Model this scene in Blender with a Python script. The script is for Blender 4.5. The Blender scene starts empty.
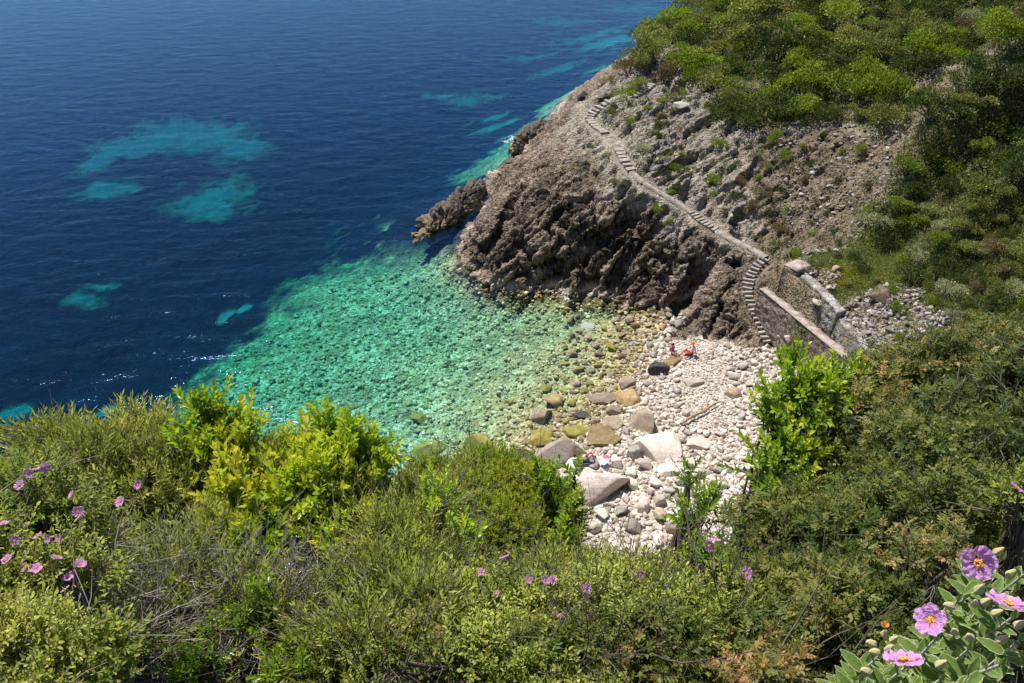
import bpy, math, random
import numpy as np
from mathutils import Vector, Matrix
from mathutils.bvhtree import BVHTree

random.seed(7)
RNG = np.random.default_rng(11)
scene = bpy.context.scene
COL = scene.collection

# ------------------------------------------------------------------ camera
CAM_H = 35.0
PITCH = math.radians(35.0)
FPX = 796.0
CP, SP = math.cos(PITCH), math.sin(PITCH)
cam_d = bpy.data.cameras.new('camera')
cam = bpy.data.objects.new('camera', cam_d)
COL.objects.link(cam)
cam.location = (0, 0, CAM_H)
cam.rotation_euler = (math.pi / 2 - PITCH, 0, 0)
cam_d.sensor_width = 36.0
cam_d.lens = FPX / 1024.0 * 36.0
cam_d.clip_start = 0.05
cam_d.clip_end = 20000
scene.camera = cam


def ray(px, py):
    """world direction of a line of sight"""
    a = (px - 512.0) / FPX
    b = (py - 341.5) / FPX
    return Vector((a, CP - b * SP, -SP - b * CP))


def at(px, py, z):
    d = ray(px, py)
    t = (z - CAM_H) / d.z
    return Vector((d.x * t, d.y * t, z))


def at_dist(px, py, dist):
    d = ray(px, py).normalized()
    return Vector((0, 0, CAM_H)) + d * dist


def tag(o, label=None, cat=None, group=None, kind=None):
    if label: o['label'] = label
    if cat: o['category'] = cat
    if group: o['group'] = group
    if kind: o['kind'] = kind
    return o


def empty(name, loc=(0, 0, 0), rz=0.0):
    o = bpy.data.objects.new(name, None)
    o.empty_display_size = 0.2
    o.location = loc
    o.rotation_euler = (0, 0, rz)
    COL.objects.link(o)
    return o


# ------------------------------------------------------------------ numpy noise
def _hash(ix, iy, iz, seed=0):
    h = (ix.astype(np.uint32) * np.uint32(374761393) + iy.astype(np.uint32) * np.uint32(668265263)
         + iz.astype(np.uint32) * np.uint32(2147483647) + np.uint32((seed * 974711 + 12345) & 0xffffffff))
    h ^= h >> np.uint32(13); h *= np.uint32(1274126177)
    h ^= h >> np.uint32(16); h *= np.uint32(2246822519)
    h ^= h >> np.uint32(13)
    return h


def _h01(h):
    return (h & np.uint32(0xffffff)).astype(np.float32) / np.float32(16777216.0)


def vnoise(P, seed=0):
    """smooth value noise, -1..1, P (n,3)"""
    I = np.floor(P).astype(np.int64)
    F = (P - I).astype(np.float32)
    F = F * F * (3 - 2 * F)
    out = np.zeros(len(P), np.float32)
    for dx in (0, 1):
        wx = F[:, 0] if dx else 1 - F[:, 0]
        for dy in (0, 1):
            wy = F[:, 1] if dy else 1 - F[:, 1]
            for dz in (0, 1):
                wz = F[:, 2] if dz else 1 - F[:, 2]
                out += wx * wy * wz * _h01(_hash(I[:, 0] + dx, I[:, 1] + dy, I[:, 2] + dz, seed))
    return out * 2 - 1


def fbm(P, octaves=4, seed=0, gain=0.5, lac=2.03):
    a, s, out = 1.0, 0.0, np.zeros(len(P), np.float32)
    Q = P.copy()
    for i in range(octaves):
        out += a * vnoise(Q + 17.3 * i, seed + i)
        s += a; a *= gain; Q = Q * lac
    return out / s


def facets(P, seed=0, tilt=0.5):
    """blocky rock: returns (height with tilted faces, distance to the crack, cell random)"""
    I = np.floor(P).astype(np.int64)
    n = len(P)
    f1 = np.full(n, 9.0, np.float32); f2 = np.full(n, 9.0, np.float32)
    hh = np.zeros(n, np.float32); cr = np.zeros(n, np.float32)
    for dx in (-1, 0, 1):
        for dy in (-1, 0, 1):
            for dz in (-1, 0, 1):
                cx, cy, cz = I[:, 0] + dx, I[:, 1] + dy, I[:, 2] + dz
                h = _hash(cx, cy, cz, seed)
                r1 = _h01(h); r2 = _h01(_hash(cx, cy, cz, seed + 51)); r3 = _h01(_hash(cx, cy, cz, seed + 97))
                ox = P[:, 0] - (cx + r1); oy = P[:, 1] - (cy + r2); oz = P[:, 2] - (cz + r3)
                d = np.sqrt(ox * ox + oy * oy + oz * oz).astype(np.float32)
                q = _h01(h >> np.uint32(3)); 
                tz = ((r2 * 7.13) % 1 - .5) * ox + ((r3 * 5.71) % 1 - .5) * oy + ((r1 * 9.37) % 1 - .5) * oz
                near = d < f1
                f2 = np.where(near, f1, np.minimum(f2, d))
                hh = np.where(near, q + tz * 2 * tilt, hh)
                cr = np.where(near, (r1 * 3.7 + r2) % 1, cr)
                f1 = np.where(near, d, f1)
    return hh - 0.5, f2 - f1, cr


def smooth(e0, e1, x):
    t = np.clip((x - e0) / (e1 - e0), 0, 1)
    return t * t * (3 - 2 * t)


def mesh_from_np(name, V, F, mats, smooth_shade=False, face_mat=None, attrs=None, cattrs=None):
    """V (n,3), F (m,k) all the same k"""
    me = bpy.data.meshes.new(name)
    V = np.ascontiguousarray(V, np.float32); F = np.ascontiguousarray(F, np.int32)
    k = F.shape[1]
    me.vertices.add(len(V)); me.vertices.foreach_set('co', V.ravel())
    me.loops.add(F.size); me.loops.foreach_set('vertex_index', F.ravel())
    me.polygons.add(len(F))
    me.polygons.foreach_set('loop_start', np.arange(0, F.size, k, dtype=np.int32))
    me.polygons.foreach_set('loop_total', np.full(len(F), k, np.int32))
    if smooth_shade:
        me.polygons.foreach_set('use_smooth', np.ones(len(F), bool))
    if face_mat is not None:
        me.polygons.foreach_set('material_index', np.ascontiguousarray(face_mat, np.int32))
    me.update(calc_edges=True)
    for m in (mats if isinstance(mats, (list, tuple)) else [mats]):
        me.materials.append(m)
    for an, av in (attrs or {}).items():
        a = me.attributes.new(an, 'FLOAT', 'POINT'); a.data.foreach_set('value', np.ascontiguousarray(av, np.float32))
    for an, av in (cattrs or {}).items():
        a = me.attributes.new(an, 'FLOAT_VECTOR', 'POINT'); a.data.foreach_set('vector', np.ascontiguousarray(av, np.float32).ravel())
    return me


def link(name, me, parent=None, loc=None):
    o = bpy.data.objects.new(name, me)
    if parent: o.parent = parent
    if loc is not None: o.location = loc
    COL.objects.link(o)
    return o


# ------------------------------------------------------------------ node helper
class NT:
    def __init__(self, name):
        self.m = bpy.data.materials.new(name); self.m.use_nodes = True
        self.t = self.m.node_tree; self.t.nodes.clear()
        self.out = self.t.nodes.new('ShaderNodeOutputMaterial')

    def n(self, typ, **kw):
        nd = self.t.nodes.new('ShaderNode' + typ)
        for k, v in kw.items():
            if k == 'inp':
                for a, b in v.items():
                    if hasattr(b, 'is_output') or isinstance(b, bpy.types.NodeSocket): self.t.links.new(b, nd.inputs[a])
                    else: nd.inputs[a].default_value = b
            else: setattr(nd, k, v)
        return nd

    def noise(self, vec, scale, detail=4, rough=.6, dist=0.0):
        return self.n('TexNoise', inp={'Vector': vec, 'Scale': scale, 'Detail': detail, 'Roughness': rough, 'Distortion': dist}).outputs['Fac']

    def voro(self, vec, scale, feature='F1', out='Distance', rnd=1.0):
        return self.n('TexVoronoi', feature=feature, inp={'Vector': vec, 'Scale': scale, 'Randomness': rnd}).outputs[out]

    def ramp(self, fac, stops, interp='LINEAR'):
        nd = self.n('ValToRGB', inp={'Fac': fac}); cr = nd.color_ramp; cr.interpolation = interp
        while len(cr.elements) < len(stops): cr.elements.new(0.5)
        for e, (p, c) in zip(cr.elements, stops):
            e.position = p; e.color = (c[0], c[1], c[2], 1) if isinstance(c, (tuple, list)) else (c, c, c, 1)
        return nd.outputs['Color']

    def mix(self, fac, a, b, mode='MIX'):
        nd = self.n('Mix', data_type='RGBA', blend_type=mode)
        for s, v in ((nd.inputs[0], fac), (nd.inputs[6], a), (nd.inputs[7], b)):
            if isinstance(v, bpy.types.NodeSocket): self.t.links.new(v, s)
            elif isinstance(v, (tuple, list)): s.default_value = (v[0], v[1], v[2], 1)
            else: s.default_value = v
        return nd.outputs[2]

    def math(self, op, a, b=0.0, c=None, clamp=False):
        nd = self.n('Math', operation=op, use_clamp=clamp)
        for i, v in enumerate((a, b) if c is None else (a, b, c)):
            if isinstance(v, bpy.types.NodeSocket): self.t.links.new(v, nd.inputs[i])
            else: nd.inputs[i].default_value = v
        return nd.outputs[0]

    def rng(self, v, a, b, c=0.0, d=1.0):
        nd = self.n('MapRange', inp={0: v, 1: a, 2: b, 3: c, 4: d}); return nd.outputs[0]

    def attr(self, name, out='Fac'):
        return self.n('Attribute', attribute_name=name).outputs[out]

    def pos(self):
        return self.n('NewGeometry').outputs['Position']

    def obj(self):
        return self.n('TexCoord').outputs['Object']

    def map(self, vec, scale=(1, 1, 1), rot=(0, 0, 0)):
        return self.n('Mapping', inp={'Vector': vec, 'Scale': scale, 'Rotation': rot}).outputs[0]

    def bump(self, h, strength=.5, dist=.1, normal=None):
        i = {'Height': h, 'Strength': strength, 'Distance': dist}
        if normal is not None: i['Normal'] = normal
        return self.n('Bump', inp=i).outputs[0]

    def princ(self, color, rough=.8, normal=None, spec=.3, **kw):
        i = {'Base Color': color if isinstance(color, bpy.types.NodeSocket) else (*color[:3], 1), 'Roughness': rough, 'Specular IOR Level': spec}
        if normal is not None: i['Normal'] = normal
        i.update(kw)
        return self.n('BsdfPrincipled', inp=i).outputs[0]

    def done(self, shader):
        self.t.links.new(shader, self.out.inputs['Surface']); return self.m


# ------------------------------------------------------------------ light
SUN_DIR = Vector((-0.30, 0.38, 0.87)).normalized()      # towards the sun: high, a little behind the headland
w = bpy.data.worlds.new('World'); scene.world = w; w.use_nodes = True
nt = w.node_tree; nt.nodes.clear()
bg = nt.nodes.new('ShaderNodeBackground'); sky = nt.nodes.new('ShaderNodeTexSky'); wo = nt.nodes.new('ShaderNodeOutputWorld')
sky.sky_type = 'NISHITA'; sky.sun_disc = False
sky.sun_elevation = math.asin(SUN_DIR.z); sky.sun_rotation = math.atan2(SUN_DIR.x, SUN_DIR.y)
sky.air_density = 1.0; sky.dust_density = 0.3; sky.ozone_density = 6.0
bg.inputs[1].default_value = 0.09
nt.links.new(sky.outputs[0], bg.inputs[0]); nt.links.new(bg.outputs[0], wo.inputs[0])
sl = bpy.data.lights.new('sun', 'SUN'); sl.energy = 4.6; sl.angle = math.radians(0.53); sl.color = (1.0, .955, .88)
sun = bpy.data.objects.new('sun', sl); COL.objects.link(sun)
sun.rotation_euler = (-SUN_DIR).to_track_quat('-Z', 'Y').to_euler()
scene.view_settings.view_transform = 'Standard'
scene.view_settings.look = 'None'
scene.view_settings.exposure = 0.6
scene.view_settings.gamma = 1.0
scene.cycles.max_bounces = 6
scene.cycles.diffuse_bounces = 3
scene.cycles.glossy_bounces = 2
scene.cycles.transmission_bounces = 3
scene.cycles.transparent_max_bounces = 10
scene.cycles.caustics_reflective = False
scene.cycles.caustics_refractive = False
# ------------------------------------------------------------------ the lie of the land
# classes: B brown sea cliff, G grey stratified rock, S bare soil scree, V scrub slope, M grassy meadow,
#          P pebble beach, W shallow pebbly bottom, D deep bottom
T = []
def c(px, py, z, k):
    p = at(px, py, z); T.append((p.x, p.y, z, k))
def cw(x, y, z, k): T.append((x, y, z, k))
# coast of the headland (waterline) and its foot
for px, py in ((462, 262), (478, 280), (505, 290), (540, 296), (580, 300), (620, 303)): c(px, py, 0.0, 'B')
for px, py in ((450, 268), (470, 290), (505, 301), (545, 306), (590, 309)): c(px, py, -.9, 'W')
for px, py in ((484, 190), (462, 240), (500, 172), (524, 152), (548, 127)): c(px, py, 0.1, 'B')
for px, py in ((475, 182), (496, 162), (515, 144), (535, 120)): c(px, py, -2.5, 'W')
def cD(px, py, D, k):
    d = ray(px, py); t = D / d.y
    T.append((d.x * t, D, CAM_H + d.z * t, k))
# crest of the headland against the sea
for px, py, D in ((566, 108, 94), (600, 85, 95), (625, 65, 97), (650, 45, 99), (682, 24, 103), (712, 4, 108)): cD(px, py, D, 'B' if px < 660 else 'V')
for px, py in ((555, 100), (590, 74), (630, 42), (670, 15)): c(px, py, -4, 'W')
# the outlying rock tongue is built apart; sea bed round it
for px, py in ((440, 200), (430, 260), (395, 235), (415, 215)): c(px, py, -2.2, 'W')
c(472, 222, -1.2, 'W'); c(482, 205, -.8, 'W')
# brown cliff body, column by column from the water up
for px, py, D in ((500, 255, 59.3), (500, 225, 62), (502, 200, 66), (505, 180, 74),
                  (540, 265, 58.5), (540, 240, 60), (540, 215, 61.8), (540, 185, 65.5), (543, 155, 73), (548, 137, 85),
                  (590, 272, 57.5), (590, 240, 59), (590, 205, 62), (590, 170, 67),
                  (640, 275, 56.8), (640, 240, 58.7), (640, 205, 61.5), (690, 275, 56), (690, 245, 58),
                  (730, 310, 51), (730, 280, 53.5), (715, 262, 56), (705, 305, 52), (750, 320, 50), (738, 258, 56)): cD(px, py, D, 'B')
for px, py, z in ((655, 305, .4), (678, 314, .5), (696, 331, 1.0), (712, 338, 1.1), (735, 343, 1.2), (752, 345, 1.2)): c(px, py, z, 'B')
for px, py, D in ((700, 315, 51.6), (718, 325, 50.2), (738, 328, 50), (715, 290, 53), (745, 300, 51.6), (725, 268, 55.2), (740, 345, 48.6)): cD(px, py, D, 'B')
for px, py, z in ((700, 345, 1.1), (725, 349, 1.15), (755, 352, 1.2)): c(px, py, z, 'P')
# grey stratified slope
for px, py, D in ((598, 135, 74), (590, 105, 83), (640, 182, 63.8), (640, 150, 68), (640, 100, 77), (640, 60, 86), (610, 90, 86), (670, 205, 61.5),
                  (700, 222, 60), (690, 195, 63.5), (700, 170, 66), (700, 130, 72), (690, 90, 80), (680, 60, 87), (742, 235, 58), (740, 220, 59.5), (740, 190, 62.5), (740, 150, 67.5)): cD(px, py, D, 'G')
for px, py, D in ((742, 246, 57.2), (766, 258, 55.5), (770, 245, 57), (775, 225, 59), (775, 195, 62), (775, 150, 67), (820, 245, 55.5), (820, 215, 59), (825, 180, 63), (840, 140, 68),
                  (850, 230, 56), (870, 210, 57), (872, 180, 60), (890, 150, 63.5), (915, 120, 66), (935, 95, 70)): cD(px, py, D, 'S')
# scrub above
for px, py, D in ((745, 110, 74), (745, 60, 84), (745, 20, 94), (715, 60, 87), (720, 30, 95), (780, 100, 75), (780, 50, 85), (790, 5, 95), (830, 100, 74), (830, 60, 81), (830, 20, 89),
                  (880, 105, 71), (880, 60, 78), (880, 20, 86), (930, 30, 83), (960, 50, 77), (980, 10, 84)): cD(px, py, D, 'V')
# spur one with the dark hollow under it, spur two, spur three
for px, py, D in ((882, 190, 56), (925, 135, 58), (950, 107, 59), (975, 80, 60), (1024, 35, 63), (1100, -10, 66),
                  (950, 180, 56), (1005, 150, 57), (905, 205, 54.5), (1015, 165, 56.5), (890, 235, 53), (940, 215, 53),
                  (1024, 172, 51), (970, 215, 50), (930, 250, 49.5), (1100, 120, 53), (1010, 235, 48.8), (960, 270, 47.5), (1000, 255, 47.5),
                  (1024, 235, 45.5), (980, 280, 44.5), (945, 305, 43.5), (1024, 290, 42), (1100, 200, 46)): cD(px, py, D, 'V')
# meadow and rubble
for px, py, D in ((832, 262, 52.8), (880, 270, 50.3), (850, 285, 49.5), (900, 250, 52), (865, 250, 53)): cD(px, py, D, 'M')
for px, py, D in ((880, 305, 46.5), (905, 320, 44), (870, 330, 44), (930, 320, 43), (822, 284, 50.4), (800, 268, 52.4), (880, 350, 42.2)): cD(px, py, D, 'S')
for px, py, z in ((775, 290, 3.6), (825, 330, 3.8)): c(px, py, z, 'S')
# beach
for px, py in ((648, 315), (640, 345), (630, 375), (608, 400), (580, 425), (552, 448), (525, 462), (495, 480)): c(px, py, 0.02, 'P')
for px, py, z in ((672, 322, .5), (670, 350, .6), (660, 385, .7), (645, 410, .8), (700, 345, 1.0), (740, 350, 1.2), (770, 352, 1.2), (720, 400, 1.4),
                  (770, 400, 1.6), (800, 380, 1.5), (690, 450, 1.5), (760, 450, 1.9), (640, 460, 1.0), (590, 460, .7), (560, 485, .8), (620, 510, 1.5),
                  (700, 510, 2.2), (600, 560, 2.0), (660, 570, 2.6), (740, 530, 2.6), (830, 400, 2.0), (530, 520, 1.0)): c(px, py, z, 'P')
# shallow bottom
for px, py, z in ((625, 330, -.25), (600, 370, -.4), (560, 400, -.5), (520, 430, -.55), (490, 455, -.6), (600, 325, -.6), (550, 350, -.9), (500, 390, -1.1),
                  (450, 430, -1.5), (540, 318, -1.1), (480, 330, -1.9), (420, 370, -2.4), (380, 420, -2.7), (440, 300, -2.4), (380, 300, -3.4),
                  (320, 350, -3.9), (280, 400, -4.1), (360, 260, -4.4), (300, 290, -4.6), (420, 460, -1.6), (350, 460, -2.6), (430, 235, -3.2),
                  (240, 380, -4.8), (200, 410, -5.0), (230, 350, -6), (400, 200, -5.5), (450, 180, -4.5)): c(px, py, z, 'W')
for px, py, z in ((270, 280, -8), (180, 330, -9), (100, 400, -9), (320, 210, -9), (200, 200, -12), (60, 300, -12), (300, 120, -13), (100, 120, -14),
                  (420, 130, -10), (480, 90, -11), (400, 40, -15), (560, 40, -10), (200, 20, -16), (600, 10, -12), (20, 450, -8)): c(px, py, z, 'D')
# beyond and behind what the picture shows (world metres)
for x, y, z, k in ((-120, 60, -16, 'D'), (-200, 250, -18, 'D'), (0, 300, -18, 'D'), (150, 400, -18, 'D'), (-60, 20, -7, 'D'), (30, 150, -4, 'W'), (60, 165, -4, 'W'),
                   (45, 128, 8, 'V'), (75, 138, 10, 'V'), (60, 105, 20, 'V'), (100, 110, 26, 'V'), (62, 78, 24, 'V'), (90, 60, 36, 'V'), (160, 120, 38, 'V'), (300, 200, 45, 'V'),
                   (250, 330, -12, 'D'), (130, 190, -3, 'W'), (50, 45, 19, 'V'), (42, 30, 21, 'V'), (60, 10, 38, 'V'), (300, 0, 70, 'V'), (120, -60, 62, 'V'),
                   (0, -60, 56, 'V'), (-60, -60, 46, 'V'), (-300, -100, 30, 'V'), (-120, -20, 12, 'V'), (-90, 10, -1, 'V'), (-160, 15, -6, 'D'), (-140, -5, 4, 'V')): cw(x, y, z, k)
# near slope
for x, y, z in ((-30, 25, .4), (-20, 26, .4), (-10, 27, .4), (-30, 18, 8), (-20, 19, 8), (-10, 20, 8), (0, 21.5, 7.5), (8, 22, 8), (-20, 13, 15), (-10, 14, 15), (0, 15, 14.5), (7, 16, 15),
                (-15, 8.5, 22.5), (-8, 9, 23), (0, 9.5, 22.5), (6, 9.5, 23.6), (-12, 5, 28), (-5, 5, 28.2), (0, 5, 27.8), (4, 5, 28.6), (-5, 2.5, 31), (0, 2.5, 31), (3, 2.5, 31.6),
                (-3, 0, 33.3), (0, 0, 33.35), (3, 0, 33.6), (-10, 0, 32.2), (8, 0, 34.2), (8, 5, 30), (12, 9, 26), (12, 14, 20), (14, 20, 11), (24, 24, 13), (20, 15, 22), (16, 4, 33),
                (0, -6, 36.5), (10, -8, 40), (-10, -8, 36), (-30, 0, 26), (-30, 10, 17), (-50, 15, 2)): cw(x, y, z, 'V')
for px, py, D in ((1024, 330, 38), (1060, 420, 30), (960, 350, 39), (1000, 420, 32.5), (930, 400, 35.5), (860, 400, 38.5), (880, 460, 33), (960, 500, 27), (820, 460, 34.5), (800, 540, 27.8), (860, 560, 25.6)): cD(px, py, D, 'V')

TC = np.array([(a, b) for a, b, _, _ in T]); TZ = np.array([z for _, _, z, _ in T]); TK = [k for *_, k in T]
CC = 1.3
def _phi(r2): return -np.sqrt(r2 + CC * CC)
_d2 = ((TC[:, None] - TC[None]) ** 2).sum(-1)
_A = _phi(_d2) ; _n = len(TC)
_A[np.arange(_n), np.arange(_n)] += 0.15         # a little slack keeps the surface from ringing
_Pm = np.c_[np.ones(_n), TC / 100]
_M = np.block([[_A, _Pm], [_Pm.T, np.zeros((3, 3))]])
_W = np.linalg.solve(_M, np.r_[TZ, 0, 0, 0])


def base_h(X, Y):
    X = np.asarray(X, float).ravel(); Y = np.asarray(Y, float).ravel()
    out = np.empty(len(X))
    for s in range(0, len(X), 40000):
        x, y = X[s:s + 40000, None], Y[s:s + 40000, None]
        r2 = (x - TC[None, :, 0]) ** 2 + (y - TC[None, :, 1]) ** 2
        out[s:s + 40000] = _phi(r2) @ _W[:_n] + _W[_n] + _W[_n + 1] * x[:, 0] / 100 + _W[_n + 2] * y[:, 0] / 100
    return np.clip(out, -9.5, 95)


KEYS = 'BGSVMPWD'
def classes(X, Y):
    """soft class weights from the nearest survey points"""
    out = np.zeros((len(X), len(KEYS)), np.float32)
    onehot = np.array([[1.0 if k == q else 0.0 for q in KEYS] for k in TK], np.float32)
    for s in range(0, len(X), 40000):
        r2 = (X[s:s + 40000, None] - TC[None, :, 0]) ** 2 + (Y[s:s + 40000, None] - TC[None, :, 1]) ** 2
        wt = 1.0 / (r2 + .4) ** 3
        wt /= wt.sum(1, keepdims=True)
        out[s:s + 40000] = wt @ onehot
    return out


def hit_base(px, py, off=0.0):
    """where a line of sight meets the smooth land"""
    d = ray(px, py)
    t = np.concatenate([np.arange(2, 30, .25), np.arange(30, 220, .2)])
    z = CAM_H + d.z * t
    h = base_h(d.x * t, d.y * t) + off
    i = int(np.argmax(z < h))
    i = max(i, 1)
    a, b = z[i - 1] - h[i - 1], h[i] - z[i]
    tt = t[i - 1] + (t[i] - t[i - 1]) * (a / (a + b + 1e-9))
    return Vector((d.x * tt, d.y * tt, CAM_H + d.z * tt))


# the footpath: (px, py) survey line, height read from the land
PATH_PX = [(652, 84), (643, 92), (633, 97), (622, 95), (610, 101), (600, 108), (592, 115), (589, 121), (596, 128), (606, 134),
           (618, 148), (624, 160), (632, 172), (645, 184), (660, 193), (676, 203), (690, 212), (702, 222), (716, 231), (728, 238), (742, 245), (757, 253), (766, 258)]
PATH = [hit_base(*p) for p in PATH_PX]
for i in range(len(PATH)):      # even out the grade
    pass
zs = np.array([p.z for p in PATH]); zs = np.convolve(np.r_[zs[0], zs, zs[-1]], [.25, .5, .25], 'valid')
for p, z in zip(PATH, zs): p.z = z
STAIR_TOP = PATH[-1].copy()
STAIR_PX = [(766, 258, None), (757, 266, 3.85), (749, 278, 3.4), (747, 290, 2.95), (751, 303, 2.5), (757, 318, 2.0), (763, 332, 1.5), (768, 344, 1.1)]
STAIR = [STAIR_TOP] + [at(a, b, z) for a, b, z in STAIR_PX[1:]]


def polyline_dist(X, Y, pts):
    """distance to polyline in plan and height on it"""
    best = np.full(len(X), 1e9); hz = np.zeros(len(X))
    for a, b in zip(pts[:-1], pts[1:]):
        ax, ay, bx, by = a.x, a.y, b.x, b.y
        L2 = (bx - ax) ** 2 + (by - ay) ** 2 + 1e-9
        t = np.clip(((X - ax) * (bx - ax) + (Y - ay) * (by - ay)) / L2, 0, 1)
        d = np.hypot(X - ax - t * (bx - ax), Y - ay - t * (by - ay))
        m = d < best
        best = np.where(m, d, best); hz = np.where(m, a.z + t * (b.z - a.z), hz)
    return best, hz


# crevices in the cliff: pixel line, depth, half width
CREV = [([(703, 262), (693, 280), (680, 303)], 2.3, 1.0), ([(640, 205), (605, 232), (566, 262), (552, 275)], 1.3, .45), ([(522, 185), (505, 215), (490, 240)], 1.3, .6),
        ([(560, 205), (548, 225), (590, 262)], .8, .3), ([(640, 215), (600, 262), (585, 288)], .9, .35), 
        ([(735, 262), (738, 235), (742, 210)], .9, .5), ([(800, 255), (790, 230), (775, 215)], .7, .4), ([(520, 240), (535, 262), (540, 285)], .8, .35), ([(655, 245), (672, 262), (665, 285)], .7, .35),
        ([(722, 300), (712, 318), (708, 335)], .7, .3), ([(600, 215), (570, 235), (530, 280)], .7, .22), ([(660, 225), (630, 255), (610, 290)], .7, .22), ([(475, 250), (500, 225), (520, 200)], .8, .3)]
CREV = [([hit_base(*p) for p in pl], d * 1.5, w_ * .9) for pl, d, w_ in CREV]

# wall feet in plan (also used to step the ground)
def wp(px, py, z): return at(px, py, z)
WALL1 = [wp(760, 290, 4.2), wp(802, 325, 4.2), wp(848, 363, 4.2)]
WALL2 = [wp(784, 266, 5.9), wp(797, 273, 5.9), wp(812, 285, 5.9), wp(829, 303, 5.8), wp(838, 312, 5.7)]
WALL3 = [wp(838, 318, 5.3), wp(852, 333, 5.3), wp(866, 350, 5.3)]


def side_step(X, Y, line, base, reach=1.6):
    """pull the ground on the left of a wall down to its foot"""
    pts = [p for p in line]
    best, hz = polyline_dist(X, Y, pts)
    sx = np.zeros(len(X))
    a, b = pts[0], pts[-1]
    cross = (b.x - a.x) * (Y - a.y) - (b.y - a.y) * (X - a.x)
    return best, cross


def build_height(X, Y):
    """land height before the rock relief, and a mask that quiets the relief"""
    h = base_h(X, Y)
    quiet = np.zeros(len(X))
    for pl, dep, wd in CREV:
        d, _ = polyline_dist(X, Y, pl)
        h = h - dep * np.exp(-(d / wd) ** 2)
    d, hz = polyline_dist(X, Y, PATH)
    k = 1 - smooth(.45, 1.5, d)
    h = h * (1 - k) + (hz - .06) * k; quiet = np.maximum(quiet, 1 - smooth(.6, 1.3, d))
    d, hz = polyline_dist(X, Y, STAIR)
    k = 1 - smooth(.45, 1.0, d)
    h = h * (1 - k) + (hz - .25) * k; quiet = np.maximum(quiet, 1 - smooth(.6, 1.2, d))
    # the beach side of the big retaining wall lies low, the terrace side level
    for line, low, high, wl, wh in ((WALL1, None, 4.05, 3.6, 1.4), (WALL2, 3.95, 5.6, 3.0, 1.2), (WALL3, 3.95, 5.2, 2.6, 1.0)):
        d, cr_ = side_step(X, Y, line, 0)
        left = cr_ < 0   # beach side
        if low is None:
            a, b = line[0], line[-1]
            t = np.clip(((X - a.x) * (b.x - a.x) + (Y - a.y) * (b.y - a.y)) / ((b.x - a.x) ** 2 + (b.y - a.y) ** 2), 0, 1)
            lo = np.maximum(2.6 - 12 * t, 1.0)
        else:
            lo = low
        kl = np.where(left, 1 - smooth(wl * .5, wl, d), 0) * (1 - smooth(.5, 1.0, polyline_dist(X, Y, STAIR)[0]) * 0)
        st = smooth(.6, 1.1, polyline_dist(X, Y, STAIR)[0])
        kl = kl * st
        h = np.where(left, h * (1 - kl) + np.minimum(h, lo) * kl, h)
        kr = np.where(left, 0, 1 - smooth(wh * .6, wh, d)) * st
        h = h * (1 - kr) + high * kr
        quiet = np.maximum(quiet, 1 - smooth(.8, 1.6, d))
    return h, quiet


def strata(P):
    """coordinates stretched along the bedding"""
    a = np.array([.72, .60, .35]); a /= np.linalg.norm(a)
    al = P @ a
    return P - np.outer(al, a) * .76


def relief(P, N, K, quiet):
    """displacement along the normal (metres) and a tone painting shade into low blocks"""
    X = P.astype(np.float32)
    wv = np.stack([fbm(X * .35, 3, 5), fbm(X * .35, 3, 6), fbm(X * .35, 3, 7)], 1) * .8
    Q = X + wv * .3
    Qs = strata(Q)
    b, g, s, v, m, p, wt, dp = [K[:, i] for i in range(8)]
    w_b = b; w_g = g
    bv_ = np.array([.66, .50, .56])
    Qb = Q - np.outer(Q @ bv_, bv_) * .62
    h1, e1, _ = facets(Qb * .55, 1, 1.0)
    h2, e2, _ = facets(Qb * 1.5, 2, 1.0)
    h3, e3, _ = facets(Q * 2.9, 3, .7)
    h4, e4, _ = facets(Q * 6.0, 4, .7)
    hb = h1 * .42 + h2 * .32 + h3 * .20 + h4 * .10 - .50 * np.exp(-(e1 / .045) ** 2) - .24 * np.exp(-(e2 / .07) ** 2) - .10 * np.exp(-(e3 / .1) ** 2)
    g1, d1, _ = facets(Qs * .75, 11, .7)
    g2, d2, _ = facets(Qs * 1.9, 12, .8)
    g3, d3, _ = facets(Qs * 4.2, 13, .7)
    hg = g1 * .75 + g2 * .42 + g3 * .18 - .3 * np.exp(-(d1 / .1) ** 2) - .15 * np.exp(-(d2 / .12) ** 2)
    lo = fbm(X * .5, 4, 21)
    hs = lo * .25 + g1 * .38 + g2 * .26 + h3 * .12 - .16 * np.exp(-(d1 / .08) ** 2) - .1 * np.exp(-(d2 / .1) ** 2)
    hv = lo * .4 + h3 * .05
    hp = fbm(X * .8, 3, 31) * .12 + h3 * .05
    hw = fbm(X * .6, 4, 41) * .25 + h2 * .16 + h3 * .10
    out = w_b * hb + w_g * hg + s * hs + v * hv + m * (lo * .15) + p * hp + wt * hw + dp * lo * .8
    crack = np.maximum(np.exp(-(e1 / .08) ** 2), .7 * np.exp(-(e2 / .1) ** 2)) * w_b + np.exp(-(d1 / .1) ** 2) * w_g * .7
    tone = np.clip(.5 + h1 * .55 + h2 * .35 + h3 * .25, 0, 1)
    gap = np.maximum(np.exp(-(e1 / .05) ** 2), np.maximum(.9 * np.exp(-(e2 / .06) ** 2), .7 * np.exp(-(e3 / .07) ** 2)))
    return out * (1 - quiet), tone


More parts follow.
